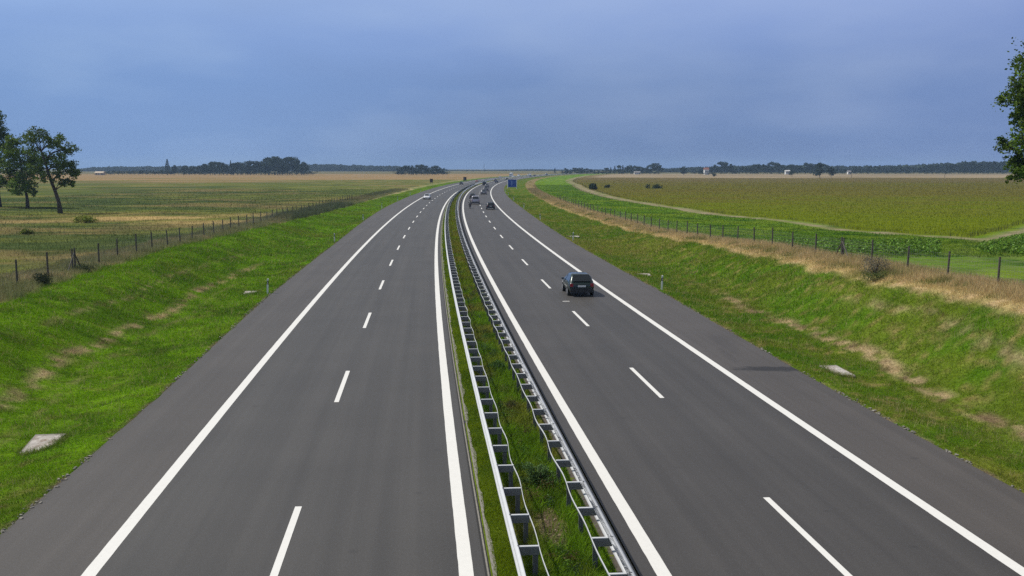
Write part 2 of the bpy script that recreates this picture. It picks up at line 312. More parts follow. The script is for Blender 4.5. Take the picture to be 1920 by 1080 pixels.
# ---------------------------------------------------------------- what colour the ground cover has where (albedo in patches, with some blade shade painted in)
C_ = lambda *a: np.array(a, float)
BRIGHT, MID, DARK, OLIVE = C_(.105, .205, .008), C_(.066, .135, .008), C_(.026, .060, .006), C_(.135, .150, .022)
STRAW, TAN, BROWN = C_(.44, .33, .19), C_(.27, .19, .085), C_(.115, .078, .045)
def mixc(a, b, w): w = np.asarray(w)[..., None]; return a*(1-w) + b*w
def gcol(X, Y):
    X = np.asarray(X, float); Y = np.asarray(Y, float); s, o = SO(X, Y); t = np.abs(o)-edge(s); R_ = o > 0
    c = np.broadcast_to(MID, X.shape+(3,)).copy()
    n_a = fbm(X*.35, Y*.35, 21); n_b = fbm(X*1.3, Y*1.3, 22); n_c = fbm(X*.08, Y*.08, 23); n_f = fbm(X*3.5, Y*3.5, 24)
    # --- mown verge
    v = mixc(c, np.where(R_[..., None], C_(.096, .142, .013), BRIGHT), smooth(.35, .62, n_a))
    v = mixc(v, DARK, smooth(.55, .75, n_b)*np.where(R_, .3, .55))
    v = mixc(v, OLIVE, smooth(.50, .72, n_c)*np.where(R_, .75, .35))
    v = mixc(v, TAN*1.2, smooth(.52, .74, n_b*.4+n_f*.6)*np.where(R_, .6, .22))
    # dry straw streaks along the slope, where the mower left its cuttings
    wob = (fbm(s*.06, o*0+3, 31)-.5)*2.4
    for side, oc, wd, s0, s1, amt in ((-1, 18.2, .55, 20, 90, .85), (-1, 16.9, .3, 30, 75, .3), (1, 17.2, .7, 25, 66, 1.1), (1, 20.3, .5, 25, 50, .6), (-1, 20.6, .35, 50, 95, .4)):
        d = np.abs(o*side-(oc+wob)); band = smooth(wd, 0, d)*smooth(s0, s0+5, s)*smooth(s1+12, s1, s)*(o*side > 0)
        v = mixc(v, STRAW*.85, np.clip(band*smooth(.42, .62, fbm(X*1.6, Y*1.6, 33))*amt*1.1, 0, .95))
        v = mixc(v, BROWN, np.clip(band*smooth(.58, .72, fbm(X*1.7, Y*1.7, 34))*amt*.8, 0, .8))
    # gravel and bare crumbs right at the asphalt edge
    v = mixc(v, C_(.17, .13, .09), smooth(.22, .02, t)*smooth(.45, .6, n_f))
    c = v*(1-.18*smooth(260, 360, s))[..., None]  # farther turf darkened in colour to stand in for blade self-shadow
    # --- tall unmown strip along both fences
    e_in = np.where(R_, np.interp(s, [40, 70, 102, 148, 240, 470], [22.0, 22.4, 22.9, 22.7, 22.5, 24]), np.interp(s, [54, 66, 95, 112, 139, 188, 240, 378], [24.0, 25.0, 25.8, 25.2, 24.2, 23.4, 22.9, 21]))
    e_in = e_in + (fbm(s*.3, o*0, 41)-.5)*1.2
    a_o = np.abs(o)
    strip = smooth(e_in-.3, e_in+.3, a_o)
    sr = mixc(np.broadcast_to(C_(.40, .31, .14), c.shape), C_(.24, .21, .07), smooth(.45, .7, n_a)); sr = mixc(sr, C_(.50, .38, .21), smooth(.5, .7, n_b))
    sl = mixc(np.broadcast_to(C_(.19, .205, .075), c.shape), C_(.36, .29, .15), smooth(.5, .72, n_a)); sl = mixc(sl, C_(.08, .11, .04), smooth(.54, .72, n_b)*.7)
    sr = sr*(1-.5*smooth(180, 400, s))[..., None]  # painted dimming with distance, in place of self-shadow among tall blades
    c = np.where(R_[..., None], mixc(c, sr, strip), mixc(c, sl, strip))
    # --- right: low green crop, farm track, large olive field
    tr = np.interp(s, [60, 105, 111, 134, 147, 167, 190, 220, 270, 300, 390, 520, 652, 850, 1000], [44, 54, 54, 51, 52, 52, 47.5, 47.5, 45, 44.5, 46, 50, 50, 54, 56])
    e_out = np.interp(s, [60, 150, 300, 500], [27.6, 27.4, 27.2, 29]) + (n_a-.5)*1.5
    g1 = mixc(np.broadcast_to(C_(.10, .185, .015), c.shape), C_(.15, .22, .022), smooth(.4, .7, n_c)); g1 = mixc(g1, C_(.04, .10, .015), smooth(.55, .75, n_a))
    c = mixc(c, g1, R_*smooth(e_out-.3, e_out+.3, o))
    ag = smooth(95, 85, s)*smooth(27, 28, o)*R_
    c = mixc(c, C_(.13, .17, .05), ag*smooth(.4, .6, n_b)*.7)
    near = 111+(X-48)*1.61                                     # the near headland of the olive field
    tw = 1.3+.9*smooth(150, 400, s)
    track = R_*smooth(tw+.6, tw-.2, np.abs(o-(tr-tw*.4)))*smooth(100, 106, s)
    track = np.maximum(track, R_*smooth(2.6, 1.6, np.abs(Y-near+4.5))*smooth(42, 48, X))
    c = mixc(c, mixc(np.broadcast_to(C_(.26, .215, .14), c.shape), C_(.15, .17, .06), smooth(.45, .6, n_b)), np.clip(track, 0, 1))
    fld = R_*smooth(tr+1.1, tr+1.6, o)*smooth(near-.5, near+.5, Y)
    oc = mixc(np.broadcast_to(C_(.120, .152, .008), c.shape), C_(.128, .115, .022), smooth(170, 360, Y + (n_c-.5)*200))
    oc = mixc(oc, C_(.155, .115, .05), smooth(480, 760, Y+(n_c-.5)*160)*.8)
    oc = mixc(oc, C_(.12, .14, .012), smooth(.5, .75, fbm(X*.02, Y*.09, 51))*.45)
    c = mixc(c, oc, fld)
    far = R_*smooth(830, 900, Y + (fbm(X*.01, Y*0, 52)-.5)*90)*smooth(tr+2, tr+20, o)
    c = mixc(c, mixc(np.broadcast_to(C_(.30, .235, .15), c.shape), C_(.22, .175, .11), smooth(.4, .6, fbm(X*.01, Y*.03, 53))), far)
    # --- left: rough meadow in long bands
    m_in = np.where(s < 260, 28.5, 24) + (n_a-.5)*3
    st = fbm(X*.016+.3, Y*.022, 61); st2 = fbm(X*.045, Y*.07, 62, 5); st3 = fbm(X*.13, Y*.19, 63, 5)
    mc = mixc(np.broadcast_to(C_(.120, .135, .036), c.shape), C_(.066, .090, .032), smooth(.42, .6, st))
    mc = mixc(mc, C_(.24, .17, .08), smooth(.48, .66, st2)*.6)
    mc = mixc(mc, C_(.145, .165, .035), smooth(.5, .7, st3)*.6)
    mc = mixc(mc, C_(.045, .070, .022), smooth(.52, .66, 1-st3)*.75)
    for (x0, y0, rx, ry, a) in ((-58, 166, 14, 10, .9), (-42, 150, 12, 9, .6), (-85, 152, 30, 8, .5), (-40, 180, 14, 12, .5)):
        mc = mixc(mc, C_(.42, .30, .13), a*smooth(1.15, .4, np.hypot((X-x0)/rx, (Y-y0)/ry)+(n_b-.5)*.9))
    mc = mixc(mc, C_(.30, .195, .10), smooth(560, 820, Y+(st-.5)*500)*.85)
    mc = mixc(mc, C_(.10, .11, .04), smooth(700, 900, Y)*smooth(.5, .7, st2)*.4)
    c = mixc(c, mc, (~R_)*smooth(m_in-.5, m_in+1, a_o))
    c = mixc(c, C_(.11, .11, .05), smooth(1250, 1500, Y)*.8)
    return np.clip(c, .004, .8)

# ---------------------------------------------------------------- ground sheet
def build_ground():
    S = np.concatenate([np.arange(-30, 22, 4.), np.arange(22, 90, .45), np.arange(90, 170, .9), np.arange(170, 300, 2.), np.arange(300, 600, 6.), np.geomspace(600, 3600, 90)])
    T = np.concatenate([np.arange(0, 15, .33), np.arange(15, 32, .8), np.arange(32, 80, 1.8), np.geomspace(80, 3400, 70)])
    mid = np.array([-2., -1.62, -1.56, -1.2, -.6, 0, .6, 1.1, 1.46, 1.5, 2.])
    cols = []; nS = len(S); Tl = T[::-1]; E = edge(S)
    O = np.concatenate([-(E[:, None]+Tl[None, :]), -(E[:, None])+.03, np.repeat(mid[None, :], nS, 0), (E[:, None])-.03, E[:, None]+T[None, :]], axis=1)
    SS = np.repeat(S[:, None], O.shape[1], 1)
    X, Y = P(SS, O); Z = Hs(SS, O)
    a = np.abs(O); under = (a < edge(SS)-.01)
    Z = np.where(under, -.10, Z)
    med = (O > -1.6) & (O < 1.48); Z = np.where(med, .02+(fbm(X*1.2, Y*1.2, 9)-.5)*.06, Z)
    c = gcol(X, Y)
    mg = mixc(np.broadcast_to(C_(.075, .13, .014), c.shape), C_(.14, .14, .035), smooth(.4, .6, fbm(X*.9, Y*.9, 12)))
    soil = smooth(.55, .66, fbm(X*.8, Y*.5, 14)); soil = np.maximum(soil, smooth(1.3, .5, np.hypot((SS-24.2)/1.8, (O-.05)/.45)))
    mg = mixc(mg, C_(.13, .095, .065), soil*(np.abs(O) < .9))
    mg = mixc(mg, C_(.10, .14, .012), smooth(-1.05, -1.15, O))
    c = np.where(med[..., None], mg, c)
    n, m = O.shape; idx = np.arange(n*m).reshape(n, m)
    f = np.stack([idx[:-1, :-1], idx[:-1, 1:], idx[1:, 1:], idx[1:, :-1]], -1).reshape(-1, 4)
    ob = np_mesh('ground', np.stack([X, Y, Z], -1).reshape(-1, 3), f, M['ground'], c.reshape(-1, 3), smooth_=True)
    tag(ob, kind='structure')
build_ground()

# ---------------------------------------------------------------- carriageways and markings
SR = np.concatenate([np.arange(-20, 300, 4.), np.arange(300, 1000, 12.), np.arange(1000, 1700, 25.)])
def ribbon(name, o0, o1, z, m, S=SR, parent=None, wob=0.):
    a = o0(S) if callable(o0) else np.full(len(S), o0); b = o1(S) if callable(o1) else np.full(len(S), o1)
    if wob: b = b + (fbm(S*.9, S*0, 71)-.5)*wob
    X0_, Y0_ = P(S, a); X1_, Y1_ = P(S, b); n = len(S)
    V = np.concatenate([np.stack([X0_, Y0_, np.full(n, z)], -1), np.stack([X1_, Y1_, np.full(n, z)], -1)])
    uv = np.concatenate([np.stack([S, a], -1), np.stack([S, b], -1)])
    i = np.arange(n-1); f = np.stack([i, i+n, i+n+1, i+1], -1)
    o = np_mesh(name, V, f, m, uv=uv, parent=parent)
    return o
fineS = np.concatenate([np.arange(-20, 120, .4), np.arange(120, 300, 2.), np.arange(300, 1700, 12.)])
tag(ribbon('carriageway_left', -10.03, -1.68, .0, M['asph_l']), kind='structure')
tag(ribbon('carriageway_right', 1.56, 9.73, .0, M['asph_r']), kind='structure')
tag(ribbon('hard_shoulder_left', -10.03, lambda s: -edge(s)+0*s, -.001, M['shoulder_l'], S=fineS, wob=.10), kind='structure')
tag(ribbon('hard_shoulder_right', 9.73, lambda s: edge(s)+0*s, -.001, M['shoulder_r'], S=fineS, wob=.10), kind='structure')
tag(ribbon('median_joint_left', -1.68, -1.50, .010, M['slot']), kind='structure')
tag(ribbon('median_gutter_left', -1.64, -1.60, .030, M['kerb']), kind='structure')
tag(ribbon('median_gutter_edge', -1.53, -1.42, .040, M['kerb'], S=fineS, wob=.26), kind='structure')
tag(ribbon('median_gravel_band', 1.10, 1.44, .034, M['gravel']), kind='structure')
tag(ribbon('median_gutter_right', 1.44, 1.50, .030, M['kerb']), kind='structure')
def markings():
    Vs = []; Fs = []; base = 0
    def quadstrip(S, a, b):
        nonlocal base
        x0, y0 = P(S, a); x1, y1 = P(S, b); n = len(S)
        Vs.append(np.stack([x0, y0, np.full(n, .005)], -1)); Vs.append(np.stack([x1, y1, np.full(n, .005)], -1))
        i = np.arange(n-1)+base; Fs.append(np.stack([i, i+n, i+n+1, i+1], -1)); base += 2*n
    jit = (fbm(fineS*1.7, fineS*0, 81)-.5)*.018
    for oc in (-10.03, -2.08, 2.08, 9.73): quadstrip(fineS, oc-.155+jit, oc+.155+jit*.5)
    for oc, s0 in ((-6.13, 20.6), (5.94, 20.3)):
        for k in range(-1, 75):
            S = np.linspace(s0+18*k, s0+18*k+6, 5); quadstrip(S, oc-.085, oc+.085)
    quadstrip(np.array([66.9, 67.1]), 5.9, 6.35)
    o = np_mesh('lane_markings', np.concatenate(Vs), np.concatenate(Fs), M['paint']); tag(o, kind='structure')
markings()

# ---------------------------------------------------------------- grasses
def blades(name, X, Y, Z, h, w, cols, lean=.5, seg=1, parent=None, tip=1.25, matl=None, root=.55):
    n = len(X); yaw = RNG.uniform(0, 2*pi, n); lx = RNG.normal(0, 1, n)*lean*h; ly = RNG.normal(0, 1, n)*lean*h
    dx = np.cos(yaw)*w/2; dy = np.sin(yaw)*w/2
    if seg == 1:
        V = np.stack([np.stack([X-dx, Y-dy, Z], -1), np.stack([X+dx, Y+dy, Z], -1), np.stack([X+lx, Y+ly, Z+h], -1)], 1)
        F = np.arange(3*n).reshape(n, 3); cc = np.stack([cols, cols, cols], 1)
    else:
        m = .55
        V = np.stack([np.stack([X-dx, Y-dy, Z], -1), np.stack([X+dx, Y+dy, Z], -1),
                      np.stack([X+dx*.8+lx*.3, Y+dy*.8+ly*.3, Z+h*m], -1), np.stack([X-dx*.8+lx*.3, Y-dy*.8+ly*.3, Z+h*m], -1),
                      np.stack([X+lx+dx*.15, Y+ly+dy*.15, Z+h], -1), np.stack([X+lx-dx*.15, Y+ly-dy*.15, Z+h], -1)], 1)
        b = (np.arange(n)*6)[:, None]; F = np.concatenate([b+np.array([[0, 1, 2, 3]]), b+np.array([[3, 2, 4, 5]])]); cc = np.repeat(cols[:, None, :], 6, 1)
    return np_mesh(name, V.reshape(-1, 3), F, matl or M['blade'], cc.reshape(-1, 3), parent=parent)
def scatter(n, s0, s1, o0, o1, power=1.6):
    """denser towards the camera"""
    u = RNG.uniform(0, 1, n); q = 1-power
    s = (s0**q + u*(s1**q-s0**q))**(1/q) if abs(q) > 1e-6 else s0*(s1/s0)**u
    o = RNG.uniform(o0, o1, n); return s, o
def jitter(c, a=.25):
    n = len(c); return np.clip(c*RNG.uniform(1-a, 1+a, (n, 1))*RNG.uniform(1-a*.25, 1+a*.25, (n, 3)), .003, .85)
def verge(side, n):
    s, t = scatter(n, 23, 330, 0, 13.2, 1.7); t = t-.06*RNG.uniform(0, 1, n)*(t < .5)
    o = side*(edge(s)+t); X, Y = P(s, o); c = gcol(X, Y)
    clump = fbm(X*1.6, Y*1.6, 91, 2); keep = RNG.uniform(0, 1, n) < .35+clump; X, Y, s, o, c, clump = [q[keep] for q in (X, Y, s, o, c, clump)]
    sc = np.clip(s/45, .8, 3.2)
    h = RNG.uniform(.05, .13, len(X))*(.5+1.3*clump)*np.clip(sc, .8, 1.6); w = RNG.uniform(.012, .030, len(X))*sc
    h = np.where(np.abs(o)-edge(s) < .25, h*.7, h)
    bl = RNG.uniform(0, 1, len(X)) < .05; c = np.where(bl[:, None], np.maximum(c, C_(.26, .22, .10)), c)
    o_ = blades('verge_grass', X, Y, Hs(s, o)-.01, h, w, jitter(c*1.5, .26), .6, 1)
    tag(o_, 'mown green grass on the slope left of the motorway' if side < 0 else 'mown green grass with dry patches on the slope right of the motorway', 'grass', kind='stuff')
verge(-1, 330000); verge(1, 330000)
def tall_strip():
    # right: tan dry grass along the fence
    n = 120000; s, o = scatter(n, 38, 430, 21.6, 27.8, 1.3); X, Y = P(s, o)
    inn = np.interp(s, [40, 70, 102, 148, 240, 470], [22.5, 23.0, 23.5, 23.3, 23.0, 24])+(fbm(s*.3, o*0, 41)-.5)*1.8
    k = o > inn+RNG.uniform(-.3, .4, n); s, o, X, Y = s[k], o[k], X[k], Y[k]
    c = gcol(X, Y); tall = smooth(0, 1.5, o-inn[k]); sc = np.clip(s/60, .8, 3.)
    h = RNG.uniform(.2, .62, len(X))*(.35+.6*tall)*(.6+.7*fbm(X*.5, Y*.5, 92, 2)); w = RNG.uniform(.012, .028, len(X))*sc
    c = mixc(c, C_(.62, .49, .27), RNG.uniform(0, .7, len(X))); gr = smooth(.5, .66, fbm(X*.45, Y*.45, 95))*smooth(3.0, .4, o-inn[k]); c = mixc(c, C_(.12, .165, .035), gr*.9)
    tag(blades('dry_grass', X, Y, Hs(s, o)-.02, h, w, jitter(c, .3), .22, 2), 'tall tan dry grass along the foot of the right wire fence', 'grass', kind='stuff')
    # left: grey-green weeds
    n = 120000; s, a = scatter(n, 48, 420, 22.6, 29.5, 1.3); o = -a; X, Y = P(s, o)
    inn = np.interp(s, [54, 66, 95, 112, 139, 188, 240, 378], [24.0, 25.0, 25.8, 25.2, 24.2, 23.4, 22.9, 21])+(fbm(s*.3, o*0, 41)-.5)*1.2
    k = (a > inn+RNG.uniform(-.3, .3, n)); s, o, a, X, Y, inn = s[k], o[k], a[k], X[k], Y[k], inn[k]
    c = gcol(X, Y); sc = np.clip(s/60, .8, 3.)
    dk = smooth(150, 165, s)*smooth(250, 235, s)*smooth(4.5, 3, a-inn)
    h = RNG.uniform(.2, .6, len(X))*(.4+.8*fbm(X*.35, Y*.35, 93, 2))*(1+1.3*dk); w = RNG.uniform(.012, .03, len(X))*sc
    c = mixc(c, C_(.36, .33, .20), RNG.uniform(0, .55, len(X))); c = mixc(c, C_(.095, .12, .07), dk*.85)
    tag(blades('tall_weeds', X, Y, Hs(s, o)-.02, h, w, jitter(c, .3), .22, 2), 'tall grey-green weeds and grasses along the left wire fence', 'weeds', kind='stuff')
tall_strip()
def meadow():
    n = 110000; s, a = scatter(n, 60, 420, 28.5, 120, 1.5); X, Y = P(s, -a)
    k = X/np.maximum(Y, 1) > -.56; X, Y, s, a = X[k], Y[k], s[k], a[k]; c = gcol(X, Y); sc = np.clip(s/60, .9, 5.)
    cl = fbm(X*.25, Y*.4, 94, 2)
    tag(blades('meadow_grass', X, Y, HXY(X, Y)-.02, RNG.uniform(.10, .34, len(X))*(.4+1.2*cl), RNG.uniform(.015, .035, len(X))*sc, jitter(c*1.15, .18), .35, 1), 'rough unmown meadow grass beyond the left fence', 'grass', kind='stuff')
meadow()
def near_line(X): return 111+(X-48)*1.61
def in_olive(X, Y, s, o):
    tr = np.interp(s, [60, 105, 111, 134, 147, 167, 190, 220, 270, 300, 390, 520, 652, 850, 1000], [44, 54, 54, 51, 52, 52, 47.5, 47.5, 45, 44.5, 46, 50, 50, 54, 56])
    return (o > tr+1.3) & (Y > near_line(X)), o-tr
def crop_field():
    n = 420000; s, o = scatter(n, 100, 880, 46, 420, 1.45); X, Y = P(s, o)
    k, _ = in_olive(X, Y, s, o); k &= X/Y < .56; X, Y, s, o = X[k], Y[k], s[k], o[k]; c = gcol(X, Y); sc = np.clip(s/110, 1, 5)
    sc = np.clip(s/170, .8, 3.2); _, dd = in_olive(X, Y, s, o); lip = np.maximum(smooth(3.2, 1.6, dd), smooth(4, 1, Y-near_line(X)))
    w = RNG.uniform(.035, .08, len(X))*sc; h = RNG.uniform(.16, .30, len(X))+lip*RNG.uniform(.1, .45, len(X)); c = mixc(c, C_(.09, .085, .03), lip*.6)  # lip: stem shade at the crop edge painted into the blade colour
    tag(blades('crop_field', X, Y, HXY(X, Y)-.03, h, w, jitter(c*1.6, .10), .12, 2), 'wide olive-green ripening crop field beyond the farm track on the right', 'crop', kind='stuff')
    # low green crop inside the track
    n = 100000; s, o = scatter(n, 74, 520, 27.5, 52, 1.5); X, Y = P(s, o); k2, d = in_olive(X, Y, s, o)
    k = (~k2) & (d < -2.2); X, Y, s, o = X[k], Y[k], s[k], o[k]; c = gcol(X, Y)
    tag(blades('low_crop', X, Y, HXY(X, Y)-.02, RNG.uniform(.08, .24, len(X)), RNG.uniform(.03, .07, len(X))*np.clip(s/90, 1, 4), jitter(c*1.15, .25), .6, 1), 'bright green low crop between the right fence and the farm track', 'crop', kind='stuff')
crop_field()
def median_grass():
    n = 120000; s, o = scatter(n, 17, 330, -1.0, 1.05, 1.7); X, Y = P(s, o)
    tall = fbm(X*1.1, Y*.7, 15, 3); bare = smooth(1.35, .6, np.hypot((s-24.2)/1.8, (o-.05)/.42))
    k = (RNG.uniform(0, 1, n) > bare*.93) & (RNG.uniform(0, 1, n) < .3+tall); X, Y, s, o, tall = X[k], Y[k], s[k], o[k], tall[k]
    c = mixc(np.broadcast_to(C_(.15, .27, .016), (len(X), 3)), C_(.22, .23, .04), smooth(.42, .66, fbm(X*.6, Y*.35, 16))); c = mixc(c, C_(.05, .095, .014), smooth(.5, .7, fbm(X*2, Y*2, 18))*.6)
    c = mixc(c, C_(.22, .19, .03), smooth(60, 90, s)*.4)
    h = RNG.uniform(.08, .30, len(X))*(.45+.9*tall)*np.where(np.abs(o) < .6, 1.25, .65); w = RNG.uniform(.012, .026, len(X))*np.clip(s/32, .8, 4)
    tag(blades('median_weeds', X, Y, np.full(len(X), .01), h, w, jitter(c, .3), .45, 2), 'green weeds and grass between the two central crash barriers', 'weeds', kind='stuff')
    n = 55000; s, o = scatter(n, 17, 330, -1.47, -1.0, 1.7); X, Y = P(s, o); c = mixc(np.broadcast_to(C_(.14, .20, .010), (n, 3)), C_(.09, .15, .012), smooth(.45, .65, fbm(X*.7, Y*.5, 19)))
    tag(blades('median_turf', X, Y, np.full(n, .01), RNG.uniform(.03, .10, n), RNG.uniform(.012, .024, n)*np.clip(s/32, .8, 4), jitter(c*1.1, .25), .6, 1), 'short yellow-green turf strip left of the left crash barrier', 'grass', kind='stuff')
    mb = MB()
    for _ in range(170):
        s_ = random.gauss(24.2, 1.1); o_ = random.gauss(.05, .22); x, y = P(s_, o_); r = random.uniform(.008, .028)
        M3 = Matrix.Rotation(random.uniform(0, 3), 3, 'Z') @ Matrix.Rotation(random.uniform(0, 3), 3, 'X')
        mb.box((x, y, .03), (r*1.6, r*1.2, r), M=M3)
    tag(mb.build('loose_stones', mat('pale_stones', (.26, .20, .14), .9, noise=.5, nscale=3)), 'scatter of small pale stones on the bare soil of the median', 'stones', kind='stuff')
median_grass()

# ---------------------------------------------------------------- leafy shapes
def leaf_quads(C, size, cols, flat=0.):
    n = len(C); a = RNG.normal(0, 1, (n, 3)); a /= np.linalg.norm(a, axis=1)[:, None]+1e-9
    b = RNG.normal(0, 1, (n, 3)); b[:, 2] *= (1-flat); a[:, 2] *= (1-flat)
    a /= np.linalg.norm(a, axis=1)[:, None]+1e-9; b -= a*(a*b).sum(1)[:, None]; b /= np.linalg.norm(b, axis=1)[:, None]+1e-9
    s = np.asarray(size)[:, None] if np.ndim(size) else np.full((n, 1), size)
    s = s*RNG.uniform(.7, 1.3, (n, 1))
    V = np.stack([C-a*s*.5, C+b*s*.32, C+a*s*.5, C-b*s*.32], 1)
    return V.reshape(-1, 3), np.arange(4*n).reshape(n, 4), np.repeat(cols, 4, 0)
def clump_points(centres, radii, per, squash=.8):
    out = []
    for c, r, n in zip(centres, radii, per):
        d = RNG.normal(0, 1, (n, 3)); d /= np.linalg.norm(d, axis=1)[:, None]; q = RNG.uniform(0, 1, (n, 1))**.45
        out.append(np.array(c)+d*q*r*np.array([1, 1, squash]))
    return np.concatenate(out)
def bush(name, label, cat, x, y, z, r, h, n, size, col, group=None):
    root = empty(name, (x, y, z)); tag(root, label, cat, group)
    k = max(4, int(n/90)); cs = [(random.gauss(0, r*.42), random.gauss(0, r*.42), random.uniform(.25, .85)*h) for _ in range(k)]
    Pn = clump_points(cs, [r*.42]*k, [n//k]*k); Pn[:, 2] = np.clip(Pn[:, 2], .03, None)
    cols = jitter(np.broadcast_to(C_(*col), (len(Pn), 3)), .45); V, F, cc = leaf_quads(Pn, size, cols)
    np_mesh('foliage', V, F, M['leaf'], cc, parent=root)
    mb = MB()
    for c in cs: mb.tube((0, 0, -.05), (c[0]*.8, c[1]*.8, c[2]), .012+r*.01, .004, n=5)
    mb.build('stem', M['bark'], root); return root
def on(s, o): x, y = P(s, o); return float(x), float(y), float(Hs(s, o))
x, y, _ = on(27.6, .08); bush('leafy_bush', 'round dark green bush beside the bare soil patch in the median', 'bush', x, y, .0, .40, .74, 2600, .05, (.095, .165, .05))
x, y, _ = on(43.9, .1); bush('leafy_bush', 'low dark green bush in the median where the weeds darken farther up', 'bush', x, y, .0, .48, .42, 2000, .06, (.055, .12, .022))
x, y, _ = on(36.5, .0); bush('leafy_bush', 'brownish green weedy bush in the median between the two darker bushes', 'bush', x, y, .0, .38, .38, 1300, .05, (.09, .10, .03))
for s_, o_, r, h, n, c, lb in ((59.7, 23.4, .95, 1.15, 1500, (.16, .15, .11), 'grey-brown dead-looking shrub in the dry grass by the right fence'),
                               (57.8, 22.5, .9, .5, 900, (.09, .12, .035), 'dark green low weed bush below the grey shrub by the right fence'),
                               (64.3, -25.4, .7, .7, 1500, (.028, .042, .018), 'nearly black green bush at the foot of the left fence'),
                               (73.0, -25.8, .7, .5, 1000, (.035, .055, .02), 'dark bush under the braced post of the left fence'),
                               (121.5, -48.0, .9, .5, 600, (.18, .21, .05), 'small olive bush in the left meadow near the frame edge'),
                               (152.0, -51.5, 1.5, .8, 900, (.20, .24, .03), 'yellow-green bush in the meadow right of the leaning oak'),
                               (404.0, 48.8, 1.7, 2.5, 1400, (.035, .06, .022), 'round dark bush on the farm track edge at the corner of the olive field'),
                               (447.0, 58.0, 1.8, 1.1, 500, (.05, .07, .025), 'low dark bush in the olive field right of the round bush'),
                               (430.0, 76.0, 3.0, 1.2, 500, (.05, .07, .025), 'wide low thicket in the olive field, rightmost of the bushes along the track'),
                               (980.0, 175., 3.0, 3.2, 300, (.03, .05, .02), 'small dark bush in front of the white house below the tree line')):
    x, y, z = on(s_, o_); bush('leafy_bush' if h > .9 else 'low_bush', lb, 'bush', x, y, z, r, h, n, .07 if s_ < 100 else (.22 if s_ < 300 else .6), c)
def beet():
    # two patches of broad-leaved plants by the right fence
    pts = []
    n = 2600
    X = RNG.uniform(24, 44, n); Y = RNG.uniform(76, 108, n); s, o = SO(X, Y)
    k = (X/Y < .405) & (Y > 79) & (Y < 99) & (o > 28.5)
    pts.append(np.stack([X[k], Y[k]], -1))
    X = RNG.uniform(36, 80, n*4); Y = RNG.uniform(76, 140, n*4)
    k = (X/Y > .446) & (Y < 101+(X-47)*1.6) & (Y > 78.5) & (X/Y < .53)
    pts.append(np.stack([X[k], Y[k]], -1)); A = np.concatenate(pts)
    Z = HXY(A[:, 0], A[:, 1]); Q = np.repeat(np.concatenate([A, Z[:, None]], 1), 16, 0)
    Q = Q+np.stack([RNG.normal(0, .17, len(Q)), RNG.normal(0, .17, len(Q)), RNG.uniform(.03, .46, len(Q))], -1)
    cols = jitter(np.broadcast_to(C_(.115, .215, .02), (len(Q), 3)), .5); hl = RNG.uniform(0, 1, len(Q)) < .07; cols[hl] = cols[hl]*1.5+.08
    V, F, cc = leaf_quads(Q, .20, cols, .4)
    tag(np_mesh('beet_plants', V, F, M['leaf'], cc), 'dark green broad-leaved plants in patches behind the right fence', 'crop', kind='stuff')
beet()

def leafy_weeds():
    C = []; cl = []
    for _ in range(150):
        s_ = 18*(95/18)**random.random(); o_ = random.gauss(.0, .30); x, y = P(s_, o_); r_ = random.uniform(.07, .24); n = int(170*r_/.15)
        if math.hypot((s_-24.2)/1.6, (o_-.05)/.4) < 1 or abs(o_) > .85: continue
        t = random.choice([(.055, .125, .018), (.085, .16, .02), (.12, .15, .03), (.13, .10, .04), (.07, .12, .05)]); d = RNG.normal(0, 1, (n, 3))*np.array([r_*.5, r_*.5, r_*.45]); d[:, 2] = np.abs(d[:, 2])+.03+RNG.uniform(0, r_, n)
        C.append(np.array([float(x), float(y), 0])+d); cl.append(np.broadcast_to(C_(*t)*random.uniform(.7, 1.3), (n, 3)))
    C = np.concatenate(C); V, F, cc = leaf_quads(C, .045, jitter(np.concatenate(cl), .4))
    tag(np_mesh('leafy_weeds', V, F, M['leaf'], cc), 'clumps of leafy weeds scattered along the grass between the crash barriers', 'weeds', kind='stuff')
    # scattered dry stalks and broad-leaved tufts on both banks
    for side, n in ((-1, 9000), (1, 14000)):
        s, t = scatter(n, 24, 150, .4, 10.5, 1.6); o = side*(edge(s)+t); X, Y = P(s, o); keep = RNG.uniform(0, 1, n) < smooth(.42, .62, fbm(X*.5, Y*.5, 97)); X, Y, s, o = X[keep], Y[keep], s[keep], o[keep]
        tag(blades('dry_stalks', X, Y, Hs(s, o), RNG.uniform(.14, .38, len(X)), RNG.uniform(.008, .016, len(X))*np.clip(s/40, .8, 3), jitter(np.broadcast_to(C_(.38, .33, .16), (len(X), 3)), .35), .35, 1), 'thin dry grass stalks standing in the mown %s bank' % ('left' if side < 0 else 'right'), 'grass', kind='stuff')
leafy_weeds()

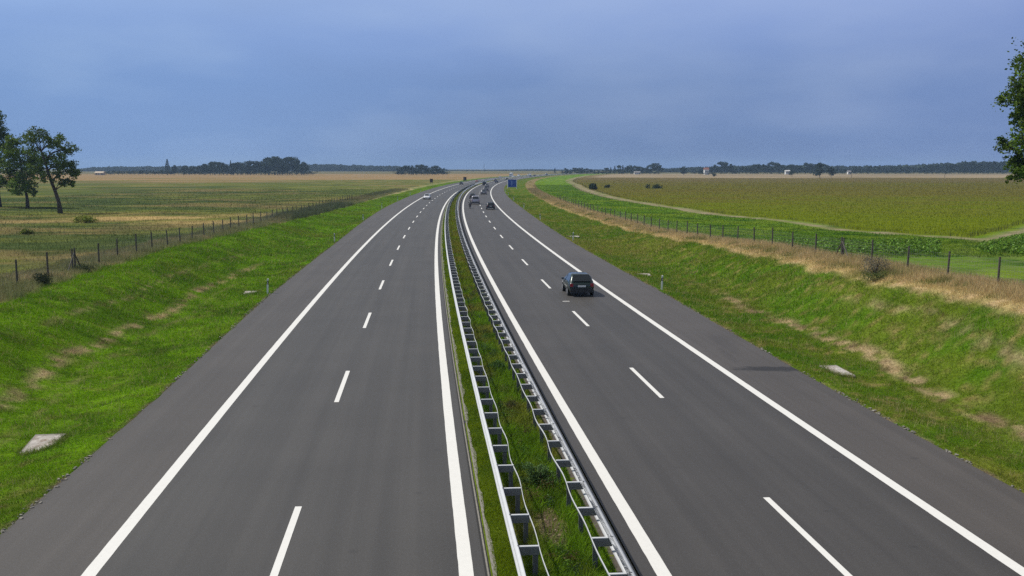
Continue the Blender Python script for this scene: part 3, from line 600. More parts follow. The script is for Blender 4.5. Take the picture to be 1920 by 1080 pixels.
# ---------------------------------------------------------------- crash barriers
def barrier(side, label, sph):
    oc = side*1.05
    root = empty('crash_barrier', (*map(float, P(20, oc)), 0)); root['label'] = label; root['category'] = 'crash barrier'; root['group'] = 'central crash barriers'
    inv = Vector((-root.location.x, -root.location.y, 0))
    S = np.concatenate([np.arange(6, 120, .5), np.arange(120, 400, 2.), np.arange(400, 1100, 10.)])
    prof = [(-.02, .75), (.015, .742), (.05, .70), (.05, .66), (0, .625), (-.012, .60), (0, .575), (.065, .54), (.065, .50), (.03, .458), (-.02, .45)]
    if side > 0: prof = [(-.11, .756), (-.02, .756)] + [(a*1.3, b) for a, b in prof[1:]]
    th = .012
    ring = [(a, b) for a, b in prof] + [(a-th, b) for a, b in prof[::-1]]
    def sweep(ring_, off, name, m, zoff=None):
        n = len(S); k = len(ring_); V = np.zeros((n, k, 3))
        for j, (a, b) in enumerate(ring_):
            x_, y_ = P(S, off(S)+side*a); V[:, j, 0] = x_; V[:, j, 1] = y_; V[:, j, 2] = b + (zoff(S) if zoff is not None else 0)
        V = V.reshape(-1, 3)+np.array(inv); idx = np.arange(n*k).reshape(n, k); F = []
        for j in range(k): F.append(np.stack([idx[:-1, j], idx[:-1, (j+1) % k], idx[1:, (j+1) % k], idx[1:, j]], -1))
        return np_mesh(name, V, np.concatenate(F), m, parent=root)
    sweep(ring, lambda s: oc+0*s, 'guard_rail', M['zinc'], lambda s: .006*np.sin(s*.7)+.004*np.sin(s*1.9))
    strap = [(-.004, .745), (.004, .745), (.004, .675), (-.004, .675)]
    wob = lambda s: side*.58 + .022*np.sin((s-sph)*pi/2+1.0)*np.sin(s*.23+1.1) + .018*np.sin((s-sph)*pi/2)
    sweep(strap, wob, 'strap', M['zinc'], lambda s: .008*np.sin(s*1.3))
    # spacer boxes and posts every two metres
    def spacer_mb(mb, s_):
        def Q(o_, z, ds=0.): x_, y_ = P(s_+ds, o_); return (float(x_)+inv.x, float(y_)+inv.y, z)
        a, b = side*.585, oc-side*.035
        # top flange, hanging web towards the camera, bottom flange; web and bottom take the shade-painted zinc
        for (z0, z1, d0, d1, mi) in ((.735, .75, -.035, .04, 0), (.56, .735, -.03, -.024, 1), (.56, .566, -.024, .03, 1)):
            z0b = z0
            vs_ = [Q(a, z0b, d0), Q(b, z0b, d0), Q(b, z0b, d1), Q(a, z0b, d1), Q(a, z1, d0), Q(b, z1, d0), Q(b, z1, d1), Q(a, z1, d1)]
            mb.add(vs_, [(0, 3, 2, 1), (4, 5, 6, 7), (0, 1, 5, 4), (1, 2, 6, 5), (2, 3, 7, 6), (3, 0, 4, 7)], mi)
        return mb
    def bolt_mb(mb, s_):
        x_, y_ = P(s_, oc-side*.03); c = (float(x_)+inv.x, float(y_)+inv.y, .755); mb.tube((c[0], c[1], .745), (c[0], c[1], .768), .022, n=6); return mb
    def post_mb(mb, s_):
        o_ = side*(.66)
        def Q(o__, z, ds): x_, y_ = P(s_+ds, o__); return (float(x_)+inv.x, float(y_)+inv.y, z)
        for (oa, ob, d0, d1) in ((o_-.055, o_+.055, .0, .005), (o_-.055, o_-.05, .005, .045), (o_+.05, o_+.055, .005, .045)):
            vs_ = [Q(oa, -.05, d0), Q(ob, -.05, d0), Q(ob, -.05, d1), Q(oa, -.05, d1), Q(oa, .558, d0), Q(ob, .558, d0), Q(ob, .558, d1), Q(oa, .558, d1)]
            mb.add(vs_, [(0, 3, 2, 1), (4, 5, 6, 7), (0, 1, 5, 4), (1, 2, 6, 5), (2, 3, 7, 6), (3, 0, 4, 7)])
        return mb
    ss = [sph+2*k for k in range(-3, 250)]
    for nm, fn, m in (('spacer', spacer_mb, [M['zinc'], M['zinc_shaded']]), ('post', post_mb, M['zinc_dull'])):
        for s_ in ss[:97]: fn(MB(), s_).build(nm, m, root)
        mb = MB()
        for s_ in ss[97:]: fn(mb, s_)
        r = mb.build(nm+'_row', m, root); r['kind'] = 'stuff'
    mb = MB()
    for s_ in ss[:60]: bolt_mb(mb, s_)
    b = mb.build('bolt_row', M['zinc_dull'], root); b['kind'] = 'stuff'
barrier(-1, 'left steel crash barrier whose rail faces the left carriageway, beside the yellow-green turf', 21.3)
barrier(1, 'right steel crash barrier whose rail faces the right carriageway, beside the dark gravel band', 21.66)

# ---------------------------------------------------------------- wire fences
def fence(side, oc, label, ss, brace_s, brace_label):
    x, y = map(float, P(ss[0], oc)); z = float(Hs(ss[0], oc)); root = empty('wire_fence', (x, y, z)); tag(root, label, 'fence', 'wire fences along the motorway')
    inv = Vector((-x, -y, -z)); tops = []
    for i, s_ in enumerate(ss):
        o_ = oc+random.gauss(0, .05); px_, py_ = map(float, P(s_, o_)); pz = float(Hs(s_, o_)); h = 1.58+random.gauss(0, .05)
        b = Vector((px_, py_, pz-.1))+inv; t = Vector((px_+random.gauss(0, .035), py_+random.gauss(0, .03), pz+h))+inv
        mb = MB(); mb.tube(b, t, .066, .058, n=8); mb.build('post', M['wood'], root); tops.append((px_, py_, pz))
    for s_ in brace_s:
        px_, py_ = map(float, P(s_, oc)); pz = float(Hs(s_, oc))
        for d in (-1, 1):
            qx, qy = map(float, P(s_+d*1.5, oc)); mb = MB(); mb.tube(Vector((qx, qy, float(Hs(s_+d*1.5, oc))-.05))+inv, Vector((px_, py_, pz+1.25))+inv, .045, n=7); b = mb.build('brace', M['wood'], root)
        mb = MB(); qx, qy = map(float, P(s_+.35, oc+side*.25)); mb.tube(Vector((qx, qy, pz-.1))+inv, Vector((qx, qy, pz+1.5))+inv, .06, n=8); mb.build('post', M['wood'], root)
    mb = MB()
    for hz in (.12, .30, .50, .70, .92, 1.15, 1.40):
        for i in range(len(tops)-1):
            a = Vector(tops[i]); b = Vector(tops[i+1]); mb.tube(a+Vector((0, 0, hz))+inv, b+Vector((0, 0, hz))+inv, .0045, n=3, caps=False)
    for i in range(len(tops)-1):
        if ss[i] > 170: break
        a = Vector(tops[i]); b = Vector(tops[i+1])
        for k in range(1, 20):
            q = a.lerp(b, k/20)+inv; mb.tube(q+Vector((0, 0, .12)), q+Vector((0, 0, 1.4)), .003, n=3, caps=False)
    mb.build('wire_mesh', M['wire'], root)
fence(-1, -26.7, 'wire fence on wooden posts left of the motorway, in front of the rough meadow', [53.8+5*k for k in range(45)], [73.8], '')
fence(1, 26.4, 'wire fence on wooden posts right of the motorway, in front of the green crop', [46.7+5.15*k for k in range(45)], [72.4], '')

# ---------------------------------------------------------------- delineator posts, drain slabs
def delineator():
    root = empty('delineator_post', (0, 0, 0)); mb = MB()
    prof = [(-.06, -.04), (.06, -.04), (.05, .035), (0, .06), (-.05, .035)]
    def pr_(z0, z1, sc=1., cut=0.): 
        vs_ = [(a*sc, b*sc, z0) for a, b in prof]+[(a*sc, b*sc, z1+cut*a*8) for a, b in prof]; n = 5
        return vs_, [(i, (i+1) % n, n+(i+1) % n, n+i) for i in range(n)]+[tuple(range(n))[::-1], tuple(range(n, 2*n))]
    MB().add(*pr_(-.1, 1.0, 1., .03)).build('body', M['white_plastic'], root)
    MB().add(*pr_(.62, .86, 1.06, .03)).build('black_band', M['black_plastic'], root)
    MB().box((0, -.0455, .73), (.035, .006, .15)).build('reflector', M['head'], root)
    return root
proto = delineator(); first = True
names = {73: 'nearest', 123: 'second', 173: 'third', 223: 'fourth', 273: 'fifth', 323: 'sixth', 373: 'seventh'}
for side, word in ((-1, 'left'), (1, 'right')):
    for s_, nth in names.items():
        o = proto if first else copy_tree(proto); first = False
        off = side*(float(edge(s_))+.32); x, y, z = on(s_, off); o.location = (x, y, z+.03); o.rotation_euler = (random.gauss(0, .03), random.gauss(0, .04), head(s_))
        tag(o, f'white delineator post with black band on the {word} verge, {nth} from the bridge', 'delineator post', 'delineator posts along both verges')
def slab(s_, o_, sx, sy, rz, label, tilt=0.):
    x, y, z = on(s_, o_); root = empty('drain_slab', (x, y, z+.045), head(s_)+rz); root.rotation_euler[0] = tilt
    nx, ny = 12, 9; V = []; F = []
    for j in range(ny):
        for i in range(nx):
            u, v = i/(nx-1)*2-1, j/(ny-1)*2-1; k = 1-.10*abs(random.gauss(0, 1))*(abs(u) > .99 or abs(v) > .99)
            V.append((u*sx/2*k, v*sy/2*k, .05+random.gauss(0, .004)-(.05 if (abs(u) > .99 or abs(v) > .99) else 0)))
    for j in range(ny-1):
        for i in range(nx-1): a = j*nx+i; F.append((a, a+1, a+nx+1, a+nx))
    MB().add(V, F).build('concrete_slab', M['concrete'], root); MB().box((0, 0, -.08), (sx*.94, sy*.94, .24)).build('shaft', M['kerb'], root)
    mb = MB(); 
    for i in range(5): mb.box(((i-2)*.09, .0, .057), (.05, .32, .012))
    mb.build('grate', M['slot'], root) if sx > 1.2 and False else None
    mb = MB(); mb.box((0, -sy/2-.04, .02), (sx*.8, .08, .04)); mb.build('rim', M['kerb'], root)
    n = 900; a = RNG.uniform(0, 2*pi, n); q = RNG.normal(1., .13, n); X = x+np.cos(a)*sx*.56*q; Y = y+np.sin(a)*sy*.56*q; c = mixc(gcol(X, Y), C_(.30, .24, .12), RNG.uniform(0, .5, n))
    t = blades('grass_fringe', X-x, Y-y, HXY(X, Y)-z, RNG.uniform(.08, .22, n), RNG.uniform(.012, .028, n), jitter(c*1.3, .3), .6, 1); tag(t, 'grass fringe around the '+' '.join(label.split()[:12]), 'grass', kind='stuff'); t.location = (x, y, z)
    tag(root, label, 'drain slab', 'concrete drain slabs in the verges')
slab(34.4, -15.1, 1.0, 1.8, .05, 'pale concrete drain slab in the grass at the lower left, brown stain on its front', .10)
slab(43.9, 14.9, .85, 2.0, .05, 'pale concrete drain slab in the grass on the right opposite the dark stain', .05)
slab(74.5, -15.0, 1.1, .9, 0, 'concrete drain slab just left of the nearest delineator on the left verge', .12)
slab(84.0, 14.6, 1.2, .9, 0, 'concrete drain slab just beyond the nearest delineator on the right verge', .12)
slab(131., 14.9, 1.6, 1.0, 0, 'concrete drain slab behind the second delineator on the right verge', .1)
# crumbled stones along the asphalt edges
mb = MB()
for side in (-1, 1):
    for _ in range(420):
        s_ = random.uniform(23, 85); 
        if fbm(np.array([s_*.5]), np.array([side*9.]), 77)[0] < .47: continue
        x, y = P(s_, side*(float(edge(s_))+random.gauss(.05, .06))); r = random.uniform(.02, .07)
        mb.box((float(x), float(y), .0), (r*1.5, r, r*.7), M=Matrix.Rotation(random.uniform(0, 6), 3, 'Z') @ Matrix.Rotation(random.uniform(-.4, .4), 3, 'X'))
tag(mb.build('edge_rubble', M['kerb']), 'crumbled grey-brown stones along the edges of both hard shoulders', 'stones', kind='stuff')

# ---------------------------------------------------------------- blue sign and the two dark sign backs
def at_sign():
    s_, o_ = 430, 17.9; x, y, z = on(s_, o_); root = empty('motorway_sign', (x, y, z), head(s_)*.2); tag(root, 'square blue motorway sign with white edge and posts on the right verge of the bend', 'road sign')
    w, h, zb = 3.5, 3.2, .75
    MB().box((0, 0, zb+h/2), (w, .06, h)).build('panel', M['sign_blue'], root)
    mb = MB()
    for a, b, c, d in ((0, zb+h-.05, w, .06), (0, zb+.05, w, .06), (-w/2+.05, zb+h/2, .06, h-.16), (w/2-.05, zb+h/2, .06, h-.16)): mb.box((a, -.034, b), (c, .006, d))
    mb.build('white_border', M['white_plastic'], root)
    mb = MB(); mb.box((-.25, -.034, zb+1.6), (.22, .006, 1.7)); mb.box((.25, -.034, zb+1.9), (.16, .006, .9), M=Matrix.Rotation(radians(40), 3, 'Y')); mb.add([(-.55, -.037, zb+2.45), (.05, -.037, zb+2.45), (-.25, -.037, zb+2.85)], [(0, 1, 2)])
    mb.build('exit_arrow', mat('faded_sign_white', (.22, .32, .62), .5), root)
    for sx in (-w/2-.12, w/2+.12): MB().tube((sx, .05, -.1), (sx, .05, zb+h+.1), .10, n=10).build('post', M['white_plastic'], root)
    mb = MB()
    for zz in (zb+.6, zb+h-.6): mb.box((0, .06, zz), (w+.3, .05, .08))
    mb.build('crossbar', M['zinc_dull'], root)
at_sign()
for i, (s_, o_, w, z0, z1, lb) in enumerate(((531, -23.0, 1.5, 1.0, 2.9, 'small dark square sign seen from behind, in the tan field left of the road'), (668, -16.2, 2.0, .4, 2.7, 'dark sign seen from behind on the left verge near the distant black car'))):
    x, y, z = on(s_, o_); root = empty('road_sign', (x, y, z), 0); tag(root, lb, 'road sign')
    MB().box((0, 0, (z0+z1)/2), (w, .05, z1-z0)).build('panel', M['sign_back'], root)
    mb = MB(); mb.box((0, .03, z0+.3), (w*.9, .02, .06)); mb.box((0, .03, z1-.3), (w*.9, .02, .06)); mb.build('crossbar', M['zinc_dull'], root)
    for sx in (-w*.3, w*.3): MB().tube((sx, .07, -.2), (sx, .07, z1), .05, n=8).build('post', M['zinc_dull'], root)

# ---------------------------------------------------------------- vehicles
# stations: y from tail, z sill, z belt, z top, half width at belt, half width at top
PROF = {
 'hatch': dict(L=4.2, W=1.72, st=[(0, .42, .70, .74, .66, .60), (.05, .30, .86, .92, .79, .68), (.14, .27, .86, .94, .83, .70), (.34, .26, .90, 1.24, .845, .64), (.52, .25, .92, 1.42, .85, .60), (1.2, .24, .92, 1.46, .86, .57), (2.0, .24, .92, 1.45, .86, .57), (2.5, .24, .91, 1.38, .86, .56), (3.12, .24, .88, .95, .86, .66), (3.75, .26, .78, .84, .83, .68), (4.08, .30, .64, .70, .77, .66), (4.2, .40, .52, .56, .62, .55)], rear=(2, 4), front=(8, 7), side=(3, 8)),
 'estate': dict(L=4.5, W=1.74, st=[(0, .42, .72, .76, .66, .62), (.05, .30, .90, .96, .80, .70), (.12, .27, .95, 1.04, .84, .66), (.24, .26, .96, 1.30, .85, .60), (.40, .25, .96, 1.43, .86, .58), (1.2, .24, .95, 1.47, .87, .58), (2.2, .24, .93, 1.46, .87, .58), (2.75, .24, .92, 1.39, .87, .57), (3.4, .24, .89, .96, .87, .68), (4.0, .26, .79, .85, .84, .70), (4.38, .30, .66, .71, .78, .66), (4.5, .40, .53, .57, .64, .56)], rear=(2, 4), front=(8, 7), side=(3, 8)),
 'saloon': dict(L=4.5, W=1.75, st=[(0, .42, .70, .74, .66, .60), (.05, .30, .88, .92, .80, .70), (.3, .27, .92, .97, .85, .72), (.85, .26, .94, 1.00, .86, .68), (1.2, .25, .94, 1.26, .87, .60), (1.6, .24, .94, 1.40, .87, .56), (2.3, .24, .93, 1.41, .87, .56), (2.75, .24, .92, 1.33, .87, .55), (3.35, .24, .89, .95, .87, .68), (4.0, .26, .79, .85, .84, .70), (4.38, .30, .66, .71, .78, .66), (4.5, .40, .53, .57, .64, .56)], rear=(3, 5), front=(8, 7), side=(4, 8)),
 'van': dict(L=4.8, W=1.9, st=[(0, .45, .80, .84, .80, .76), (.06, .32, 1.0, 1.10, .90, .80), (.10, .30, 1.08, 1.20, .93, .80), (.16, .28, 1.1, 1.60, .94, .76), (.26, .27, 1.1, 1.84, .95, .72), (1.2, .26, 1.1, 1.90, .95, .72), (2.6, .26, 1.08, 1.90, .95, .72), (3.2, .26, 1.06, 1.78, .95, .70), (3.85, .26, 1.02, 1.12, .95, .76), (4.4, .28, .90, .98, .92, .78), (4.7, .32, .72, .80, .85, .72), (4.8, .42, .58, .62, .70, .62)], rear=(2, 4), front=(8, 7), side=(3, 8)),
}
def car(kind, col, name='car'):
    p = PROF[kind]; st = p['st']; root = empty(name, (0, 0, 0)); L_ = p['L']; pm = paint(col)
    rings = []
    for (y, zs, zb, zt, wb, wt) in st:
        r = [(0, zs), (wb*.86, zs), (wb*.97, zs+.10), (wb, (zs+zb)/2), (wb*.985, zb), (wt+(wb-wt)*.12, zt-.06 if zt-zb > .2 else zt-.02), (wt*.9, zt-.01), (0, zt)]
        rings.append([(a, y-L_/2, b) for a, b in r]+[(-a, y-L_/2, b) for a, b in r[-2:0:-1]])
    n = len(rings[0]); vs_ = [q for r in rings for q in r]; fs = [tuple(range(n)), tuple(range((len(rings)-1)*n, len(rings)*n))[::-1]]
    for i in range(len(rings)-1):
        for k in range(n): fs.append((i*n+k, (i+1)*n+k, (i+1)*n+(k+1) % n, i*n+(k+1) % n))
    MB().add(vs_, fs).build('body', pm, root, smooth_=True)
    me = root.children[0].data
    def surf(i, side, u):      # point on the greenhouse side at station i, u from belt (0) to roof edge (1)
        y, zs, zb, zt, wb, wt = st[i]; w0, w1 = wb*.985, wt+(wb-wt)*.12; return Vector((side*(w0+(w1-w0)*u), y-L_/2, zb+(zt-.06-zb)*u))
    def slabq(nm, q, nrm, m, th=.012):
        nrm = Vector(nrm).normalized(); a = [Vector(v)+nrm*.004 for v in q]; b = [v+nrm*th for v in a]; k = len(q)
        MB().add(a+b, [tuple(range(k))[::-1], tuple(range(k, 2*k))]+[(i, (i+1) % k, k+(i+1) % k, k+i) for i in range(k)]).build(nm, m, root)
    for nm, (ia, ib), sgn in (('rear_window', p['rear'], -1), ('windscreen', p['front'], 1)):
        ya, _, _, za, _, wa = st[ia]; yb, _, _, zb_, _, wbb = st[ib]
        q = [(-wa*.93, ya-L_/2, za), (wa*.93, ya-L_/2, za), (wbb*.86, yb-L_/2, zb_-.015), (-wbb*.86, yb-L_/2, zb_-.015)]
        qa = Vector(q[0]); qb = Vector(q[3]); q = [tuple(Vector(v).lerp((Vector(q[2]) if i in (1, 2) else Vector(q[3])) if i < 2 else (Vector(q[1]) if i == 2 else Vector(q[0])), .06)) for i, v in enumerate(q)]
        d = (Vector(q[3])-Vector(q[0])); nr = Vector((0, sgn*d.z*1.0, abs(d.y))); mid = [(ia+ib)//2]
        q = [tuple(Vector(v)+Vector((0, 0, .02))+nr.normalized()*.035) for v in q]; slabq(nm, q, nr, M['glass'])
    for side in (-1, 1):
        i0, i1 = p['side']; cuts = [i0, (i0+i1+1)//2, i1]
        lo = []; hi = []
        idx = list(range(i0, i1+1))
        for grp in (idx[:len(idx)//2+1], idx[len(idx)//2:]):
            lo = [surf(i, side, .12) for i in grp]; hi = [surf(i, side, .88) for i in grp]
            lo[0] += Vector((0, .06, 0)); hi[0] += Vector((0, .10, 0)); lo[-1] -= Vector((0, .04, 0)); hi[-1] -= Vector((0, .04, 0))
            if grp[-1] == i1: hi[-1] = lo[-1]+Vector((0, -.14, .01))
            vs_ = []; th = Vector((side*.012, 0, .004)); th2 = Vector((side*.004, 0, .0))
            k = len(grp); vs_ = [v+th2 for v in lo]+[v+th2 for v in hi]+[v+th for v in lo]+[v+th for v in hi]
            fs = []
            for i in range(k-1): fs += [(2*k+i, 2*k+i+1, 3*k+i+1, 3*k+i), (i, k+i, k+i+1, i+1), (i, i+1, 2*k+i+1, 2*k+i), (k+i, 3*k+i, 3*k+i+1, k+i+1)]
            fs += [(0, 2*k, 3*k, k), (k-1, 2*k-1, 4*k-1, 3*k-1)]
            MB().add(vs_, fs).build('side_window', M['glass'], root)
        zt_ = st[1][2]; wb = st[1][4]
        MB().box((side*(wb-.10), -L_/2+.045, zt_-.09), (.20, .12, .20)).build('tail_light', M['tail'], root)
        MB().box((side*(st[-2][4]-.10), L_/2-.13, st[-2][2]-.04), (.24, .16, .12)).build('headlight', M['head'], root)
        MB().box((side*(st[8][4]+.07), st[8][0]-L_/2-.28, st[8][2]+.08), (.16, .09, .11)).build('door_mirror', pm, root)
        MB().box((side*(st[6][4]*.995+.006), .35, (st[6][1]+st[6][2])/2+.1), (.012, .012, .5)).build('door_seam', M['slot'], root)
        MB().box((side*(st[6][4]*.995+.012), .15, st[6][2]-.1), (.02, .16, .03)).build('door_handle', pm, root)
        for yy in (.82, L_-.80):
            c = side*(st[6][4]-.085); mbt = MB(); mbt.tube((c-.105, yy-L_/2, .31), (c+.105, yy-L_/2, .31), .31, n=22); w = mbt.build('wheel', M['tyre'], root)
            MB().tube((c+side*.10, yy-L_/2, .31), (c+side*.112, yy-L_/2, .31), .20, n=16).build('rim', M['rim'], w)
    MB().box((0, -L_/2+.015, .42), (st[1][4]*1.9, .12, .28)).build('bumper', M['black_plastic'] if kind != 'van' else M['black_plastic'], root)
    MB().box((0, -L_/2-.005+(.03 if kind == 'van' else .0), .70), (.52, .02, .11)).build('licence_plate', M['plate'], root)
    return root
def lorry(col, name='lorry'):
    root = empty(name, (0, 0, 0)); pm = paint(col)
    MB().box((0, -1.2, 2.45), (2.5, 8.0, 2.6)).build('cargo_box', M['white_plastic'], root)
    mb = MB(); mb.add([(a*1.2, b, c) for (b, c) in ((3.0, .6), (5.0, .6), (5.05, 1.7), (4.75, 2.9), (3.0, 3.1)) for a in (-1, 1)], [(0, 2, 4, 6, 8), (1, 9, 7, 5, 3), (0, 1, 3, 2), (2, 3, 5, 4), (4, 5, 7, 6), (6, 7, 9, 8), (8, 9, 1, 0)])
    mb.build('cab', pm, root); MB().box((0, 4.93, 2.2), (2.2, .1, .8)).build('windscreen', M['glass'], root)
    MB().box((0, 0, .85), (.9, 9.6, .35)).build('chassis', M['black_plastic'], root)
    for s_ in (-1, 1):
        for yy in (-3.6, -2.4, 4.0):
            w = MB().tube((s_*.95, yy, .5), (s_*1.22, yy, .5), .5, n=18).build('wheel', M['tyre'], root); MB().tube((s_*1.22, yy, .5), (s_*1.235, yy, .5), .28, n=12).build('rim', M['rim'], w)
        MB().box((s_*1.0, -5.2, 1.0), (.3, .06, .2)).build('tail_light', M['tail'], root)
    return root
def put(root, s_, o_, back=False, rz=0.):
    x, y = map(float, P(s_, o_)); root.location = (x, y, .003); root.rotation_euler = (0, 0, head(s_)+(pi if back else 0)+rz); return root
GR = 'vehicles travelling on the motorway'
DG, BK, SV, WH, GY, DR, DB = (.004, .018, .015), (.012, .012, .014), (.50, .50, .54), (.80, .80, .82), (.22, .23, .25), (.16, .03, .03), (.02, .03, .07)
fleet = [('hatch', DG, 71.4, 7.48, 0, 'dark green hatchback seen from behind, nearest car on the right carriageway', 'car'),
 ('hatch', BK, 217.4, 7.7, 0, 'black car in the right lane level with the motorcyclist', 'car'),
 ('van', (.42, .40, .44), 248.8, 4.95, 0, 'silver people carrier in the overtaking lane behind which the motorcyclist rides', 'minivan'),
 ('saloon', BK, 292, 4.3, 0, 'black car half hidden in front of the silver people carrier', 'car'),
 ('estate', GY, 335.5, 7.5, 0, 'grey estate car in the right lane two cars ahead of the black one', 'car'),
 ('saloon', (.10, .10, .11), 382, 8.0, 0, 'dark grey saloon just ahead of the grey estate car', 'car'),
 ('hatch', GY, 450, 7.3, 0, 'pale grey car in the right lane below the black van', 'car'),
 ('van', BK, 505, 4.6, 0, 'black van in the overtaking lane before the bend flattens out', 'van'),
 ('saloon', DB, 590, 7.6, 0, 'dark blue saloon near the foot of the far bend', 'car'),
 ('hatch', (.10, .03, .03), 640, 4.6, 0, 'dark red car in the overtaking lane in the far bend', 'car'),
 ('estate', BK, 720, 7.6, 0, 'black estate car left of the blue sign in the far bend', 'car'),
 ('hatch', WH, 285.8, -7.95, 1, 'white car coming towards the camera on the left carriageway', 'car'),
 ('hatch', BK, 530, -8.0, 1, 'black car coming along the far left carriageway', 'car'),
 ('saloon', (.35, .16, .14), 610, -4.6, 1, 'pinkish red car in the far left carriageway behind the black one', 'car'),
 ('van', WH, 1025, -7.9, 1, 'white van just right of the white lorry above the blue sign', 'van'),
 ('saloon', BK, 985, 7.5, 0, 'black car on the far road right of the blue sign', 'car'),
 ('van', SV, 1085, -4.5, 1, 'silver van on the far road at the horizon', 'van'),
 ('hatch', BK, 1060, 4.5, 0, 'small black car at the horizon beside the silver van', 'car'),
 ('hatch', WH, 940, -4.6, 1, 'small white car just left of the white box lorry on the far road', 'car'),
 ('van', WH, 1175, 4.6, 0, 'white van going away at the very horizon, right of the silver van', 'van'),
 ('saloon', SV, 860, -8.0, 1, 'silver saloon coming round the far bend left of the blue sign', 'car'),
 ('hatch', BK, 1150, 8.0, 0, 'tiny black car at the horizon beyond the rightmost traffic', 'car'),
 ('van', WH, 1130, -8.0, 1, 'white van farthest right on the road at the horizon', 'van')]
protos = {}
for kind, col, s_, o_, bk, lb, ct in fleet:
    key = (kind, tuple(col))
    r = car(kind, col, {'van': 'passenger_van', 'hatch': 'hatchback_car', 'estate': 'estate_car', 'saloon': 'saloon_car'}[kind]) if key not in protos else copy_tree(protos[key])
    protos.setdefault(key, r)
    put(r, s_, o_, bool(bk)); tag(r, lb, ct, GR)
tag(put(lorry(WH), 962, -8.3, True), 'white box lorry on the far road above the blue sign', 'lorry', GR)
def motorbike(s_, o_):
    root = empty('motorcycle', (0, 0, 0)); put(root, s_, o_); tag(root, 'black motorcycle following the silver people carrier in the overtaking lane', 'motorcycle')
    for yy in (-.72, .72):
        w = MB().tube((-.07, yy, .31), (.07, yy, .31), .31, n=20).build('wheel', M['tyre'], root); MB().tube((-.075, yy, .31), (.075, yy, .31), .17, n=12).build('rim', M['rim'], w)
    mb = MB(); mb.path([(0, -.95, .78), (0, -.5, .80), (0, -.1, .78), (0, .25, .95), (0, .5, .9)], [.06, .13, .15, .19, .10], n=10); mb.build('tank_and_seat', paint(BK), root, True)
    mb = MB(); mb.box((0, 0, .45), (.28, .55, .38)); mb.build('engine', M['zinc_dull'], root)
    mb = MB(); mb.path([(0, .42, .7), (0, .62, .95), (0, .60, 1.18)], [.20, .24, .10], n=10); mb.build('fairing', paint(BK), root, True)
    for a in (-.09, .09): MB().tube((a, .72, .31), (a, .48, 1.0), .03, n=8).build('fork', M['zinc_dull'], root)
    MB().tube((-.36, .42, 1.03), (.36, .42, 1.03), .018, n=6).build('handlebar', M['black_plastic'], root)
    MB().tube((.16, .1, .33), (.18, -.8, .45), .055, n=10).build('exhaust', M['zinc'], root)
    MB().box((0, -.98, .76), (.14, .05, .07)).build('tail_light', M['tail'], root)
    # the rider: one continuous skinned body
    me = bpy.data.meshes.new('person')
    J = {'pel': (0, -.28, .93), 'ch': (0, -.02, 1.22), 'nk': (0, .10, 1.42), 'hd': (0, .16, 1.56), 'ht': (0, .18, 1.68),
         'shl': (-.19, .05, 1.36), 'ell': (-.33, .18, 1.15), 'hal': (-.31, .40, 1.06), 'shr': (.19, .05, 1.36), 'elr': (.33, .18, 1.15), 'har': (.31, .40, 1.06),
         'hil': (-.12, -.26, .90), 'knl': (-.24, .14, .80), 'anl': (-.19, -.14, .40), 'tol': (-.19, .06, .34), 'hir': (.12, -.26, .90), 'knr': (.24, .14, .80), 'anr': (.19, -.14, .40), 'tor': (.19, .06, .34)}
    rad = dict(pel=.15, ch=.17, nk=.065, hd=.09, ht=.06, shl=.075, ell=.05, hal=.04, shr=.075, elr=.05, har=.04, hil=.105, knl=.075, anl=.05, tol=.045, hir=.105, knr=.075, anr=.05, tor=.045)
    ks = list(J); E_ = [('pel', 'ch'), ('ch', 'nk'), ('nk', 'hd'), ('hd', 'ht'), ('ch', 'shl'), ('shl', 'ell'), ('ell', 'hal'), ('ch', 'shr'), ('shr', 'elr'), ('elr', 'har'), ('pel', 'hil'), ('hil', 'knl'), ('knl', 'anl'), ('anl', 'tol'), ('pel', 'hir'), ('hir', 'knr'), ('knr', 'anr'), ('anr', 'tor')]
    me.from_pydata([J[k] for k in ks], [(ks.index(a), ks.index(b)) for a, b in E_], []); me.update()
    o = bpy.data.objects.new('person', me); COL.objects.link(o); sk = o.modifiers.new('skin', 'SKIN'); sb = o.modifiers.new('sub', 'SUBSURF'); sb.levels = sb.render_levels = 2
    for i, k in enumerate(ks): me.skin_vertices[0].data[i].radius = (rad[k], rad[k])
    me.skin_vertices[0].data[0].use_root = True
    me.materials.append(mat('black_leather', (.02, .02, .022), .5)); o.location = root.location; o.rotation_euler = root.rotation_euler
    tag(o, 'person in black riding clothes and helmet astride the motorcycle', 'person')
    bpy.context.view_layer.update(); dg = bpy.context.evaluated_depsgraph_get(); nm = bpy.data.meshes.new_from_object(o.evaluated_get(dg)); o.modifiers.clear(); o.data = nm
    if not nm.materials: nm.materials.append(mat('black_leather', (.02, .02, .022), .5))
    mb = MB(); nv = 12
    V = [(0+.145*math.sin(pi*j/8)*cos(2*pi*i/nv), .17+.165*math.sin(pi*j/8)*sin(2*pi*i/nv), 1.62+.155*cos(pi*j/8)) for j in range(9) for i in range(nv)]
    F = [(j*nv+i, j*nv+(i+1) % nv, (j+1)*nv+(i+1) % nv, (j+1)*nv+i) for j in range(8) for i in range(nv)]
    mb.add(V, F).build('helmet', paint((.03, .03, .035)), o, True)
motorbike(222.5, 3.55)

